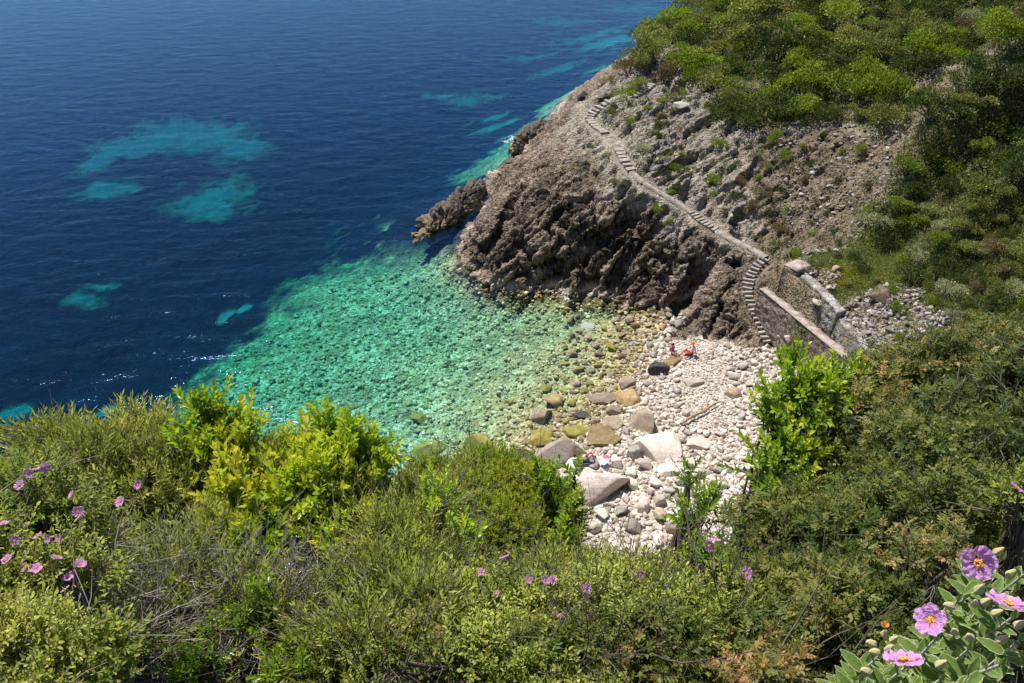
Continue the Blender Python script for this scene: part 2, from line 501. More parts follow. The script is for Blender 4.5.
# ------------------------------------------------------------------ the sheet of ground, finer where the cove is
th_d = np.radians(np.arange(-50, 50.01, .115))
th_c1 = np.radians(np.linspace(50, 310, 70)[1:-1])
TH = np.r_[th_d, th_c1]                     # full circle
R1 = np.exp(np.linspace(math.log(.8), math.log(22), 90))
R2 = np.r_[np.exp(np.linspace(math.log(22), math.log(47), 130))[1:], np.exp(np.linspace(math.log(47), math.log(92), 430))[1:], np.exp(np.linspace(math.log(92), math.log(135), 110))[1:]]
R3 = np.r_[np.exp(np.linspace(math.log(135), math.log(320), 110))[1:], np.exp(np.linspace(math.log(320), math.log(7000), 35))[1:]]
RR = np.r_[R1, R2, R3]
nT, nR = len(TH), len(RR)
gx = (RR[:, None] * np.sin(TH)[None]).ravel(); gy = (RR[:, None] * np.cos(TH)[None]).ravel()
gh, gq = build_height(gx, gy)
P0 = np.stack([gx, gy, gh], 1)
G = P0.reshape(nR, nT, 3)
dt = np.roll(G, -1, 1) - np.roll(G, 1, 1)
dr = np.empty_like(G); dr[1:-1] = G[2:] - G[:-2]; dr[0] = G[1] - G[0]; dr[-1] = G[-1] - G[-2]
Nn = np.cross(dt, dr).reshape(-1, 3)
Nn *= np.sign(Nn[:, 2:3] + 1e-12); Nn /= np.linalg.norm(Nn, axis=1, keepdims=True) + 1e-9
jx = fbm(np.c_[gx * .25, gy * .25, gh * 0], 4, 61) * 2.0; jy = fbm(np.c_[gx * .25, gy * .25, gh * 0 + 9], 4, 62) * 2.0
K = classes(gx + jx, gy + jy)
rad = np.hypot(gx, gy)
near_zone = (rad < 24)
# cliff foot: what rises out of the water away from the beach is cliff rock
_mv = K[:, 6] * smooth(-.5, .15, gh) * (1 - smooth(.25, .6, K[:, 5] / (K[:, 5] + K[:, 6] * .5 + K[:, 0] + 1e-6)))
K[:, 6] -= _mv; K[:, 0] += _mv
disp, crack = relief(P0, Nn, K, gq)  # second value is the relief tone: painted shade, low blocks darker
Nn = np.where((K[:, 5] + K[:, 6] + K[:, 7])[:, None] > .6, np.array([[0, 0, 1.0]]), Nn)
disp = disp * np.where(near_zone, .35, 1.0)
P1 = P0 + Nn * disp[:, None]
far = rad > 300
P1[far, 2] = P0[far, 2]
# masks for the ground material
depth = P1[:, 2]
n_big = fbm(np.c_[P1[:, 0] * .12, P1[:, 1] * .12, P1[:, 2] * 0], 5, 71)
n_med = fbm(np.c_[P1[:, 0] * .6, P1[:, 1] * .6, P1[:, 2] * 0], 4, 72)


def blob(px, py, rx, ry, z=-9.5, rot=0.0):
    """sandy clearing in the sea-grass: an ellipse on the sea bed"""
    cpt = at(px, py, z); ex = at(px + rx, py, z); ey = at(px, py - ry, z)
    rx_, ry_ = abs(ex.x - cpt.x), abs(ey.y - cpt.y)
    X = P1[:, 0] - cpt.x; Y = P1[:, 1] - cpt.y
    ca, sa = math.cos(rot), math.sin(rot)
    return 1 - np.sqrt(((X * ca + Y * sa) / rx_) ** 2 + ((-X * sa + Y * ca) / ry_) ** 2)


# pale pebbly bottom of the cove: everything shallower than the meadow edge
EDGE = [(168, 430), (190, 395), (228, 352), (262, 338), (300, 318), (310, 285), (330, 262), (350, 235), (400, 225), (408, 205), (455, 200), (470, 182), (500, 162), (530, 136), (558, 112), (606, 72), (668, 30), (720, -30),
        (1400, -30), (1400, 900), (-100, 900), (-60, 520), (60, 470)]
EP = [at(a, b, -6.0) if b > -20 else at(a, 8, -6.0) for a, b in EDGE]
EP = [(p.x, p.y) for p in EP]


def signed_poly(X, Y, poly):
    ins = np.zeros(len(X), bool); best = np.full(len(X), 1e9)
    n = len(poly)
    for i in range(n):
        x1, y1 = poly[i]; x2, y2 = poly[(i + 1) % n]
        cond = ((y1 > Y) != (y2 > Y)) & (X < (x2 - x1) * (Y - y1) / (y2 - y1 + 1e-12) + x1)
        ins ^= cond
        L2 = (x2 - x1) ** 2 + (y2 - y1) ** 2 + 1e-9
        t = np.clip(((X - x1) * (x2 - x1) + (Y - y1) * (y2 - y1)) / L2, 0, 1)
        best = np.minimum(best, np.hypot(X - x1 - t * (x2 - x1), Y - y1 - t * (y2 - y1)))
    return np.where(ins, best, -best)


sd = signed_poly(P1[:, 0], P1[:, 1], EP)
pale = smooth(-2.2, 2.2, sd + n_med * 3.0 + n_big * 3.0)
pale = pale * (1 - smooth(63, 72, P1[:, 1]) * (1 - .75 * smooth(.02, .28, n_big + n_med * .4)))
patches = np.full(len(P1), -9.0)
for bb in ((195, 138, 70, 19), (130, 148, 46, 12), (98, 162, 20, 16), (240, 152, 36, 20), (232, 188, 46, 23), (205, 200, 40, 13), (104, 190, 36, 12), (86, 304, 30, 9, -10, .2), (105, 292, 20, 5, -10),
           (228, 318, 9, 7, -8), (245, 317, 7, 5, -8), (10, 398, 22, 14, -8), (104, 410, 14, 6, -8), (470, 100, 34, 9), (440, 97, 24, 5), (495, 132, 22, 5), (590, 46, 48, 7), (620, 62, 40, 8), (575, 22, 34, 4), (530, 58, 30, 3), (560, 84, 30, 5), (500, 150, 24, 6), (640, 10, 50, 4), (660, 28, 30, 6),
           ):
    patches = np.maximum(patches, blob(*bb))
patches = np.maximum(patches, -9)
hole = np.maximum(np.maximum(blob(243, 206, 10, 6), blob(150, 171, 52, 11)), blob(262, 170, 30, 6))
pt = smooth(-.15, .65, patches + n_med * .6 + n_big * .75) * (1 - smooth(-.3, .4, hole + n_med * .3) * .8) * .82
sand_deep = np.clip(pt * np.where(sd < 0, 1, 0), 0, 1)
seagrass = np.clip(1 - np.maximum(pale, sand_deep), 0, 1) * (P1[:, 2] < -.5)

green = np.clip(K[:, 3] + K[:, 4], 0, 1)
xw, yw = P1[:, 0], P1[:, 1]
gr_noise = fbm(np.c_[xw * .9, yw * .9, P1[:, 2] * .9], 4, 75)
grass = np.clip(K[:, 3] * .95 + K[:, 4] * 1.1 + smooth(.15, .5, gr_noise) * (K[:, 1] * .9 * smooth(6.5, 10, P1[:, 2]) + K[:, 2] * .45) , 0, 1)
rock_brown = K[:, 0]; rock_grey = K[:, 1]; soil = K[:, 2]; pebble = np.clip(K[:, 5] + K[:, 6] + K[:, 7], 0, 1)

fi = np.arange((nR - 1) * nT).reshape(nR - 1, nT)
F = np.stack([fi, np.roll(fi, -1, 1), np.roll(fi + nT, -1, 1), fi + nT], -1).reshape(-1, 4)
# close the middle
P1 = np.vstack([P1, [[0, 0, float(P1[:nT, 2].mean())]]])

mt = NT('ground_rock_and_soil')
pos = mt.pos()
zc = mt.n('SeparateXYZ', inp={0: pos}).outputs[2]
n1 = mt.noise(pos, .55, 6, .65); n2 = mt.noise(pos, 3.2, 5, .65); n3 = mt.noise(pos, 14, 3, .6)
st = mt.map(pos, (1, 1, 1))
brown = mt.ramp(mt.math('MULTIPLY_ADD', n2, .6, mt.math('MULTIPLY', n1, .4)), [(.33, (.024, .019, .015)), (.44, (.080, .060, .043)), (.55, (.178, .138, .100)), (.69, (.34, .285, .225))])
ochre = mt.ramp(mt.noise(pos, 1.1, 4, .7), [(.60, 0.0), (.72, .75)])
brown = mt.mix(ochre, brown, (.22, .125, .045))
tone = mt.attr('tone')
brown = mt.mix(1.0, brown, mt.ramp(tone, [(.15, .45), (.5, 1.0), (.85, 1.6)]), 'MULTIPLY')  # painted shade: recessed blocks darkened, raised ones lightened
gs = mt.noise(mt.map(pos, (1, 1, 3.2), (math.radians(35), math.radians(-25), 0)), 1.6, 6, .7)
grey = mt.ramp(mt.math('MULTIPLY_ADD', gs, .6, mt.math('MULTIPLY', n2, .4)), [(.30, (.055, .045, .033)), (.43, (.17, .143, .108)), (.54, (.30, .262, .21)), (.68, (.54, .495, .43))])
soilc = mt.ramp(mt.math('MULTIPLY_ADD', n2, .7, mt.math('MULTIPLY', n1, .3)), [(.30, (.070, .052, .034)), (.5, (.16, .122, .082)), (.66, (.30, .25, .185))])
grassc = mt.ramp(mt.math('MULTIPLY_ADD', n2, .5, mt.math('MULTIPLY', n1, .5)), [(.32, (.030, .034, .013)), (.46, (.075, .078, .028)), (.58, (.135, .125, .05)), (.72, (.22, .17, .095))])
# pebbles: stone by stone tone
pv = mt.n('TexVoronoi', inp={'Vector': pos, 'Scale': 2.6}).outputs['Color']
pvs = mt.n('SeparateColor', inp={0: pv}).outputs[0]
pv2 = mt.n('SeparateColor', inp={0: mt.n('TexVoronoi', inp={'Vector': pos, 'Scale': 7.0}).outputs['Color']}).outputs[1]
dry = mt.ramp(mt.math('MULTIPLY_ADD', pvs, .5, mt.math('MULTIPLY', pv2, .5)), [(.1, (.28, .225, .17)), (.4, (.47, .40, .32)), (.7, (.62, .55, .46)), (.95, (.74, .68, .60))])
sub = mt.ramp(mt.math('MULTIPLY_ADD', pvs, .55, mt.math('MULTIPLY', pv2, .45)), [(.12, (.20, .22, .10)), (.35, (.36, .38, .19)), (.6, (.52, .53, .31)), (.85, (.80, .80, .56))])
alg = mt.ramp(mt.noise(pos, .35, 4, .6), [(.45, 0.0), (.65, .55)])
sub = mt.mix(alg, sub, (.20, .21, .085))
big = mt.ramp(mt.noise(pos, .9, 5, .62), [(.36, .62), (.5, 1.0)])
sub = mt.mix(1.0, sub, big, 'MULTIPLY')
wetk = mt.rng(zc, .28, .02)
golden = mt.math('MULTIPLY', mt.rng(zc, .5, .1), mt.rng(zc, -1.9, -.5))
sub = mt.mix(mt.math('MULTIPLY', golden, .8), sub, mt.mix(.5, sub, (.50, .33, .11)))
peb = mt.mix(wetk, dry, sub)
col = mt.mix(mt.attr('rock_brown'), peb, brown)
col = mt.mix(mt.attr('rock_grey'), col, grey)
col = mt.mix(mt.attr('soil'), col, soilc)
# bleached band along the waterline of the cliff
band = mt.math('MULTIPLY', mt.rng(zc, .7, .2), mt.rng(zc, -.5, .1))
band = mt.math('MULTIPLY', band, mt.ramp(n1, [(.38, 0.0), (.52, 1.0)]))
col = mt.mix(mt.math('MULTIPLY', band, mt.math('MULTIPLY', mt.attr('rock_brown'), .85)), col, (.58, .47, .36))
algb = mt.math('MULTIPLY', mt.rng(zc, .25, -.1), mt.rng(zc, -2.5, -.6))
col = mt.mix(mt.math('MULTIPLY', algb, mt.math('MULTIPLY', mt.attr('rock_brown'), .7)), col, (.16, .13, .045))
lich = mt.ramp(mt.noise(pos, 2.0, 3, .6), [(.66, 0.0), (.70, 1.0)])
col = mt.mix(mt.math('MULTIPLY', lich, mt.math('MULTIPLY', mt.rng(zc, 5.0, 6.0), mt.math('MULTIPLY', mt.attr('rock_brown'), .7))), col, (.50, .29, .035))
col = mt.mix(mt.attr('grass'), col, grassc)
deepsand_scatter = mt.mix(n1, (.045, .30, .47), (.07, .38, .58))  # blue light scattered by the water, painted into the sand colour
col = mt.mix(mt.attr('sand_deep'), col, deepsand_scatter)
sg = mt.ramp(mt.noise(pos, .18, 5, .65), [(.35, (.001, .005, .018)), (.6, (.002, .013, .048)), (.8, (.005, .034, .11))])  # sea-grass bed, its blue painted in for light scattered by deep water
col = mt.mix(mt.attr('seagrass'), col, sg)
bh = mt.math('ADD', mt.math('MULTIPLY', n2, .6), mt.math('MULTIPLY', n3, .35))
vb = mt.voro(mt.map(pos, (1, 1, 1)), 5.5, 'F1')
bh2 = mt.math('SUBTRACT', bh, mt.math('MULTIPLY', vb, .8))
nrm = mt.bump(bh2, 1.0, .16)
mat_ground = mt.done(mt.princ(col, .88, nrm, .2))
z0 = lambda a: np.r_[a, 0]
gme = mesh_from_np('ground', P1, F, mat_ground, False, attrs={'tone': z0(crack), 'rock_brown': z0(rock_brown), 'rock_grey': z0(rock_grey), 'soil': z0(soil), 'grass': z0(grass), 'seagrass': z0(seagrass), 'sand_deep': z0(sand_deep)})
ground = tag(link('ground', gme), kind='structure')

# sea surface, with the body of water below it absorbing light
sea = NT('sea_water')
sp = sea.pos()
wm = sea.map(sp, (1.0, 1.9, 1.0), (0, 0, math.radians(-18)))
cd = sea.n('CameraData').outputs['View Distance'] if False else None
w1 = sea.noise(wm, .28, 6, .62, .4); w2 = sea.noise(sea.map(sp, (1, 1.6, 1), (0, 0, math.radians(25))), 1.1, 4, .6, .3)
calm = sea.noise(sp, .02, 3, .5)
hgt = sea.math('ADD', sea.math('MULTIPLY', w1, .75), sea.math('MULTIPLY', w2, .16))
sn = sea.bump(hgt, .5, .45)
fr = sea.n('Fresnel', inp={'IOR': 1.333, 'Normal': sn}).outputs[0]
gl = sea.n('BsdfGlossy', inp={'Color': (.34, .60, 1, 1), 'Roughness': .10, 'Normal': sn}).outputs[0]
tr = sea.n('BsdfTransparent', inp={'Color': (1, 1, 1, 1)}).outputs[0]
mx = sea.n('MixShader', inp={0: fr, 1: tr, 2: gl}).outputs[0]
mat_sea = sea.done(mx)
va = sea.n('VolumeAbsorption', inp={'Color': (.0, .80, .77, 1), 'Density': .17}).outputs[0]
sea.t.links.new(va, sea.out.inputs['Volume'])
S = 6500.0
V = np.array([[-S, -S, 0], [S, -S, 0], [S, S, 0], [-S, S, 0], [-S, -S, -40], [S, -S, -40], [S, S, -40], [-S, S, -40]], float)
Fc = np.array([[0, 1, 2, 3], [7, 6, 5, 4], [0, 4, 5, 1], [1, 5, 6, 2], [2, 6, 7, 3], [3, 7, 4, 0]])
sme = mesh_from_np('sea', V, Fc, mat_sea)
tag(link('sea', sme), kind='structure')

# lookups for placing things on the real relief
_sub = P1[:-1].reshape(nR, nT, 3)
nd = len(th_d)
bi = np.arange(0, len(R1) + len(R2), 2); bj = np.arange(0, nd, 2)
_S = _sub[np.ix_(bi, bj)]
_fi = np.arange((len(bi) - 1) * (len(bj))).reshape(len(bi) - 1, len(bj))[:, :-1]
_Fb = np.stack([_fi, _fi + 1, _fi + 1 + len(bj), _fi + len(bj)], -1).reshape(-1, 4)
BVH = BVHTree.FromPolygons(_S.reshape(-1, 3).tolist(), _Fb.tolist())


def ray_ground(px, py):
    h = BVH.ray_cast(Vector((0, 0, CAM_H)), ray(px, py).normalized())
    return h[0], h[1]


def drop(x, y):
    h = BVH.ray_cast(Vector((x, y, 120)), Vector((0, 0, -1)))
    if h[0] is None: return Vector((x, y, float(base_h([x], [y])[0]))), Vector((0, 0, 1))
    n_ = h[1] if h[1].z > 0 else -h[1]
    return h[0], n_
# ------------------------------------------------------------------ stones
def ico_np(sub):
    import bmesh
    bm = bmesh.new(); bmesh.ops.create_icosphere(bm, subdivisions=sub, radius=1.0)
    V = np.array([v.co[:] for v in bm.verts]); Fx = np.array([[v.index for v in f.verts] for f in bm.faces]); bm.free()
    return V, Fx


ICO = {k: ico_np(k) for k in (1, 2, 3, 4)}


def stone_np(sub, seed, cuts=11, dims=(1, 1, .75), rough=.05, lo=.42, hi=.78):
    rg = np.random.default_rng(seed)
    V, Fx = ICO[sub]; V = V.copy()
    for _ in range(cuts):
        n = rg.normal(size=3); n /= np.linalg.norm(n)
        d = rg.uniform(lo, hi)
        k = V @ n - d
        V -= np.outer(np.maximum(k, 0), n)
    if rough:
        V *= (1 + rough * fbm(V * 2.2 + seed, 3, seed))[:, None]
    V *= np.array(dims)
    return V, Fx


def stone_material(name, stops, scale=3.0, streak=1.0, rough=.85, wet=False):
    m = NT(name); p = m.obj(); info = m.n('ObjectInfo')
    off = m.n('VectorMath', operation='ADD', inp={0: m.map(p, (1, 1, streak)), 1: info.outputs['Location']}).outputs[0]
    a = m.noise(off, scale, 5, .65); b = m.noise(off, scale * 5, 3, .6)
    f = m.math('MULTIPLY_ADD', a, .65, m.math('MULTIPLY', b, .35))
    col = m.ramp(f, stops)
    tint = m.rng(info.outputs['Random'], 0, 1, .62, 1.12)
    col = m.mix(1.0, col, m.n('CombineColor', inp={0: tint, 1: m.math('MULTIPLY', tint, .985), 2: m.math('MULTIPLY', tint, .97)}).outputs[0], 'MULTIPLY')
    return m.done(m.princ(col, rough, m.bump(f, .7, .08), .25))


M_PALE = stone_material('pale_limestone', [(.3, (.36, .29, .22)), (.42, (.55, .475, .39)), (.6, (.70, .635, .55)), (.75, (.78, .73, .66))])
M_GREYS = stone_material('grey_stone', [(.3, (.20, .175, .15)), (.5, (.36, .32, .28)), (.7, (.52, .47, .42))])
M_TAN = stone_material('tan_stone', [(.3, (.20, .14, .09)), (.5, (.36, .28, .20)), (.7, (.52, .44, .35))])
M_OCHRE = stone_material('ochre_stone', [(.3, (.18, .12, .05)), (.5, (.34, .24, .11)), (.7, (.48, .39, .23))])
M_ALGAE = stone_material('algae_covered_stone', [(.3, (.12, .115, .02)), (.5, (.30, .26, .05)), (.7, (.44, .40, .14))])
M_DARK = stone_material('dark_wet_stone', [(.3, (.02, .02, .02)), (.5, (.055, .052, .045)), (.72, (.16, .15, .13))], rough=.45)
M_BROWNR = stone_material('brown_cliff_stone', [(.3, (.05, .038, .03)), (.46, (.13, .095, .065)), (.6, (.22, .165, .115)), (.75, (.34, .28, .22))])
M_PINKG = stone_material('streaked_boulder', [(.3, (.20, .16, .13)), (.42, (.40, .33, .28)), (.55, (.54, .46, .40)), (.72, (.68, .61, .55))], 2.2, 3.5)


def place_stone(o, p, n, s, sink=.3):
    o.location = (p.x, p.y, p.z + s * sink)


GB = 'named boulders of the cove'
def boulder(px, py, w, h, mat, label, seed, name='boulder', dz=0, rot=0, cuts=17, depth=None, sink=.28, tilt=0, sub=4, lo=.42, hi=.66):
    """w, h: how large the stone shows (px), turned into metres where it lies"""
    p, n = ray_ground(px, py + h * .25)
    s = (p - Vector((0, 0, CAM_H))).length / FPX
    W, H = w * s * .5, h * s * .5
    # seen from about 35-40 degrees above: depth and height share the vertical extent
    D = depth * s * .5 if depth else (W * .6 + H * .5)
    Z = max(.25 * W, min(H * 1.15, W * 1.3)) * .85
    V, Fx = stone_np(sub, seed, cuts, (W * 1.5, D * 1.35, Z * 1.35), .04, lo, hi)
    me = mesh_from_np(name, V, Fx, mat, False)
    o = link(name, me); o.location = (p.x, p.y, p.z + Z * sink + dz); o.rotation_euler = (tilt, 0, rot)
    tag(o, label, 'boulder')
    return o


KEEP = []        # plan positions taken by large boulders: (x, y, r)
def bl(*a, **k):
    o = boulder(*a, **k); KEEP.append((o.location.x, o.location.y, max(abs(v) for v in (o.bound_box[0][0], o.bound_box[6][0])) * .8)); return o


bl(655, 366, 19, 20, M_DARK, 'dark grey boulder standing alone at the edge of the beach near the two bathers', 101)
bl(560, 449, 58, 30, M_PINKG, 'long tan streaked boulder lying in the shallows above the juniper bush', 102, rot=.35, depth=40, cuts=14)
bl(594, 482, 50, 38, M_PINKG, 'big pale boulder with a grey front right below the reclining sunbather', 103, rot=-.2)
bl(661, 441, 48, 30, M_PALE, 'large white flat topped boulder in the middle of the stony beach', 104, rot=.1, depth=36, cuts=13)
bl(643, 415, 24, 34, M_TAN, 'upright brown block leaning behind the large white boulder', 105, rot=.3, cuts=12)
bl(635, 450, 20, 24, M_GREYS, 'purplish grey boulder tucked against the left side of the white boulder', 106)
bl(604, 437, 38, 14, M_OCHRE, 'flat ochre slab with a dark end beside the streaked tan boulder', 107, rot=-.35)
bl(556, 398, 19, 17, M_OCHRE, 'round orange boulder half under the clear water', 108)
bl(480, 438, 31, 24, M_ALGAE, 'yellow green algae covered boulder under the clear water', 109)
bl(522, 455, 22, 13, M_DARK, 'black glistening rock at the left tip of the streaked boulder', 110)
bl(542, 413, 22, 17, M_TAN, 'submerged tan stone just left of a small dark stone', 111)
bl(541, 437, 26, 14, M_ALGAE, 'olive submerged stone above the black glistening rock', 112)
bl(582, 413, 14, 13, M_DARK, 'small dark stone in the yellow shallows', 113)
bl(575, 430, 30, 14, M_ALGAE, 'flat yellowish stone in the shallows above the streaked boulder', 114)
bl(612, 424, 26, 13, M_TAN, 'grey brown slab washed by the shallows left of the upright block', 115)
bl(606, 397, 24, 12, M_TAN, 'flat tan stone lying at the waterline', 116)
bl(632, 398, 28, 12, M_OCHRE, 'tan slab at the waterline above the upright block', 117)
bl(731, 391, 18, 11, M_TAN, 'single tan flat stone on fine gravel right of the beach centre', 118, rot=.3)
bl(692, 381, 22, 9, M_PALE, 'low pale slab on the gravel below the two bathers', 119)
bl(671, 361, 17, 9, M_OCHRE, 'small ochre stone below the bather in pink', 120)
bl(668, 469, 30, 12, M_PALE, 'white wedge stone leaning on the foot of the large white boulder', 121)
bl(625, 383, 18, 10, M_TAN, 'grey tan stone at the waterline below the dark boulder', 122)
bl(545, 388, 16, 9, M_ALGAE, 'small olive stone under shallow water above the orange boulder', 123)
bl(430, 447, 34, 16, M_ALGAE, 'wide olive green boulder deep under water beside the yucca green shoots', 124)
bl(420, 417, 22, 9, M_ALGAE, 'dark green boulder far under the clear water', 125)
bl(588, 326, 18, 6, M_PALE, 'pale flat stone under water near the cliff foot', 126)
bl(578, 508, 22, 17, M_GREYS, 'dark grey stone at the left edge of the rubble heap', 127)
bl(700, 443, 24, 10, M_PALE, 'flat white stone right of the large white boulder', 128)
bl(883, 295, 26, 15, M_BROWNR, 'brown boulder on the rubble slope above the terrace', 130, name='boulder')
bl(822, 300, 12, 8, M_PALE, 'pale stone on the meadow behind the upper wall', 131)
bl(836, 268, 11, 6, M_TAN, 'pale rounded rock among the yellow flowers of the meadow', 132)
bl(681, 104, 16, 6, M_PALE, 'white slab standing out on the rocky slope above the path', 133)
bl(737, 86, 12, 7, M_GREYS, 'grey rock beside the topmost scrub', 134)
bl(604, 96, 12, 9, M_DARK, 'dark rock on the crest beside the upper steps', 135)
bl(583, 95, 12, 10, M_DARK, 'blackish rock low on the crest against the sea', 136)
bl(525, 133, 14, 6, M_DARK, 'low dark rock awash at the headland point', 137)
bl(512, 160, 16, 8, M_BROWNR, 'brown rock at the water behind the cliff edge', 138)

# driftwood
dwp, _ = ray_ground(702, 415)
def tube_np(pts, rads, sides=6):
    pts = [Vector(p) for p in pts]; V = []; Fq = []
    for i, p in enumerate(pts):
        t = (pts[min(i + 1, len(pts) - 1)] - pts[max(i - 1, 0)]).normalized()
        u = t.orthogonal().normalized(); v = t.cross(u)
        for k in range(sides):
            a = 2 * math.pi * k / sides
            V.append(p + (u * math.cos(a) + v * math.sin(a)) * rads[i])
    for i in range(len(pts) - 1):
        for k in range(sides):
            Fq.append((i * sides + k, i * sides + (k + 1) % sides, (i + 1) * sides + (k + 1) % sides, (i + 1) * sides + k))
    return np.array([v[:] for v in V]), np.array(Fq)
dV, dF = tube_np([(-1.6, -1.1, .05), (-.8, -.5, .16), (.1, .05, .14), (.9, .75, .2), (1.5, 1.1, .12)], [.09, .1, .09, .07, .03])
wdm = NT('weathered_wood'); wcol = wdm.ramp(wdm.noise(wdm.map(wdm.obj(), (1, 1, 6)), 6, 4), [(.3, (.22, .13, .07)), (.7, (.46, .33, .21))])
M_WOOD = wdm.done(wdm.princ(wcol, .8))
o = link('driftwood_log', mesh_from_np('driftwood_log', dV, dF, M_WOOD, True)); o.location = dwp + Vector((0, 0, .15))
tag(o, 'thin brown driftwood log lying across the stones of the beach', 'driftwood')

# prototypes for the repeats
PROT = {}
for mname, mm in (('pale', M_PALE), ('grey', M_GREYS), ('tan', M_TAN), ('ochre', M_OCHRE), ('algae', M_ALGAE)):
    PROT[mname] = []
    for k in range(5):
        V, Fx = stone_np(3, 300 + k * 7 + len(PROT) * 50, 17, (1.25, RNG.uniform(.8, 1.15), RNG.uniform(.65, .95)), .03, .42, .66)
        PROT[mname].append(mesh_from_np('beach_stone', V, Fx, mm, False))

shore_pts = [at(a, b, 0) for a, b in ((648, 312), (640, 345), (630, 375), (608, 400), (580, 425), (552, 448), (525, 462), (495, 480))]
placed = []
def free(x, y, r, f=.8):
    for a, b, q in KEEP:
        if (a - x) ** 2 + (b - y) ** 2 < (q + r * f) ** 2: return False
    return True

def beach_sample():
    if tries < 700: return RNG.uniform(592, 700), RNG.uniform(464, 535)
    px = RNG.uniform(560, 800); py = RNG.uniform(312, 585)
    return px, py

WHERE = ((lambda px, py, z: z < -.12, 'under the clear water close to the beach'),
         (lambda px, py, z: py > 462 and px < 640, 'in the heap of blocks left of the gravel, below the sunbather'),
         (lambda px, py, z: py > 462, 'on the lower beach near the flowering bushes'),
         (lambda px, py, z: z < .35, 'at the waterline of the beach'),
         (lambda px, py, z: py < 345, 'at the foot of the cliff behind the bathers'),
         (lambda px, py, z: px > 700, 'on the right of the beach towards the retaining wall'),
         (lambda px, py, z: True, 'in the middle of the stony beach'))
WORD = {'pale': 'whitish angular', 'grey': 'grey angular', 'tan': 'tan', 'ochre': 'ochre', 'algae': 'olive green'}
tries = 0; cnt = 0
sizes = list(np.sort(np.clip(RNG.lognormal(-1.02, .36, 262), .2, .62))[::-1])
while sizes and tries < 22000:
    tries += 1
    px, py = beach_sample()
    heap = (575 < px < 690 and 462 < py < 525)
    if sizes[0] > .3 and not heap and RNG.random() < .3: continue
    # fine gravel lane of the photo
    lane = abs(px - (700 + (py - 360) * .15)) < 22 and 335 < py < 430
    if lane and sizes[0] > .2 : continue
    p, n = ray_ground(px, py)
    if p is None or p.y < 24: continue
    if p.z > 2.9 or p.z < -.9: continue
    if p.z > .2 and classes(np.array([p.x]), np.array([p.y]))[0][5] < .5: continue
    r = sizes[0]
    if not free(p.x, p.y, r, (.95 if tries < 5000 else .7) if not heap else .72): 
        continue
    z = p.z
    if z < -.15: kind = RNG.choice(['algae', 'ochre', 'tan'], p=[.45, .3, .25])
    elif z < .3: kind = RNG.choice(['ochre', 'tan', 'pale', 'grey'], p=[.2, .3, .35, .15])
    else: kind = RNG.choice(['pale', 'grey', 'tan'], p=[.78, .12, .10])
    me = PROT[kind][RNG.integers(5)]
    o = link('beach_stone', me)
    o.scale = (r, r * RNG.uniform(.8, 1.1), r * RNG.uniform(.75, 1.15))
    o.rotation_euler = (RNG.uniform(-.3, .3), RNG.uniform(-.3, .3), RNG.uniform(0, 6.28))
    o.location = (p.x, p.y, p.z + r * (.30 if not heap else .42))
    wh = next(t for f, t in WHERE if f(px, py, z))
    sz = 'large ' if r > .42 else ('middling ' if r > .26 else 'small ')
    tag(o, sz + WORD[kind] + ' stone ' + wh, 'stone', 'loose stones of the cove')
    KEEP.append((p.x, p.y, r)); sizes.pop(0); cnt += 1
print('stones', cnt, 'tries', tries)

# the uncountable small shingle, above and under water
def merge_stones(n, sampler, proto, mats, name, label, cat):
    Vs, Fs, ms = [], [], []; off = 0; k = 0; t = 0
    while k < n and t < n * 4:
        t += 1
        q = sampler()
        if q is None: continue
        x, y, z, r, mi = q
        V, Fx = proto[RNG.integers(len(proto))]
        a = RNG.uniform(0, 6.28); ca, sa = math.cos(a), math.sin(a)
        b = RNG.uniform(-.5, .5); cb, sb = math.cos(b), math.sin(b)
        R = np.array([[ca, -sa * cb, sa * sb], [sa, ca * cb, -ca * sb], [0, sb, cb]])
        W = (V * np.array([r, r * RNG.uniform(.7, 1.1), r * RNG.uniform(.7, 1.2)])) @ R.T + np.array([x, y, z + r * .22])
        Vs.append(W); Fs.append(Fx + off); off += len(V); ms.append(np.full(len(Fx), mi)); k += 1
    me = mesh_from_np(name, np.vstack(Vs), np.vstack(Fs), mats, False, np.concatenate(ms))
    return tag(link(name, me), label, cat, kind='stuff')

LOWP = [stone_np(2, 900 + k, 14, (1.2, .95, .8), 0, .42, .68) for k in range(6)]
def stone_mesh_mat(name, lo, hi, wet):
    m = NT(name); g = m.n('NewGeometry'); r = g.outputs['Random Per Island']
    nse = m.noise(g.outputs['Position'], 5, 4, .6)
    a = m.ramp(r, [(0, lo[0]), (.35, lo[1]), (.7, hi[0]), (1, hi[1])])
    a = m.mix(m.rng(nse, .35, .7, 0, .35), a, lo[0])
    return m.done(m.princ(a, .85 if not wet else .6, m.bump(nse, .5, .05), .25))
SM_DRY = stone_mesh_mat('dry_shingle', ((.20, .16, .12), (.46, .385, .31)), ((.64, .56, .47), (.78, .72, .64)), False)
SM_WET = stone_mesh_mat('wet_shingle', ((.12, .085, .035), (.27, .20, .09)), ((.40, .32, .18), (.54, .47, .33)), True)
SM_SUB = stone_mesh_mat('sea_bed_stones', ((.20, .22, .10), (.36, .39, .20)), ((.50, .53, .31), (.78, .79, .55)), True)
SM_GOLD = stone_mesh_mat('golden_sea_stones', ((.13, .10, .03), (.33, .25, .09)), ((.55, .44, .19), (.78, .70, .42)), True)
SM_RUB = stone_mesh_mat('rubble', ((.10, .08, .065), (.20, .165, .14)), ((.34, .30, .27), (.50, .46, .43)), False)
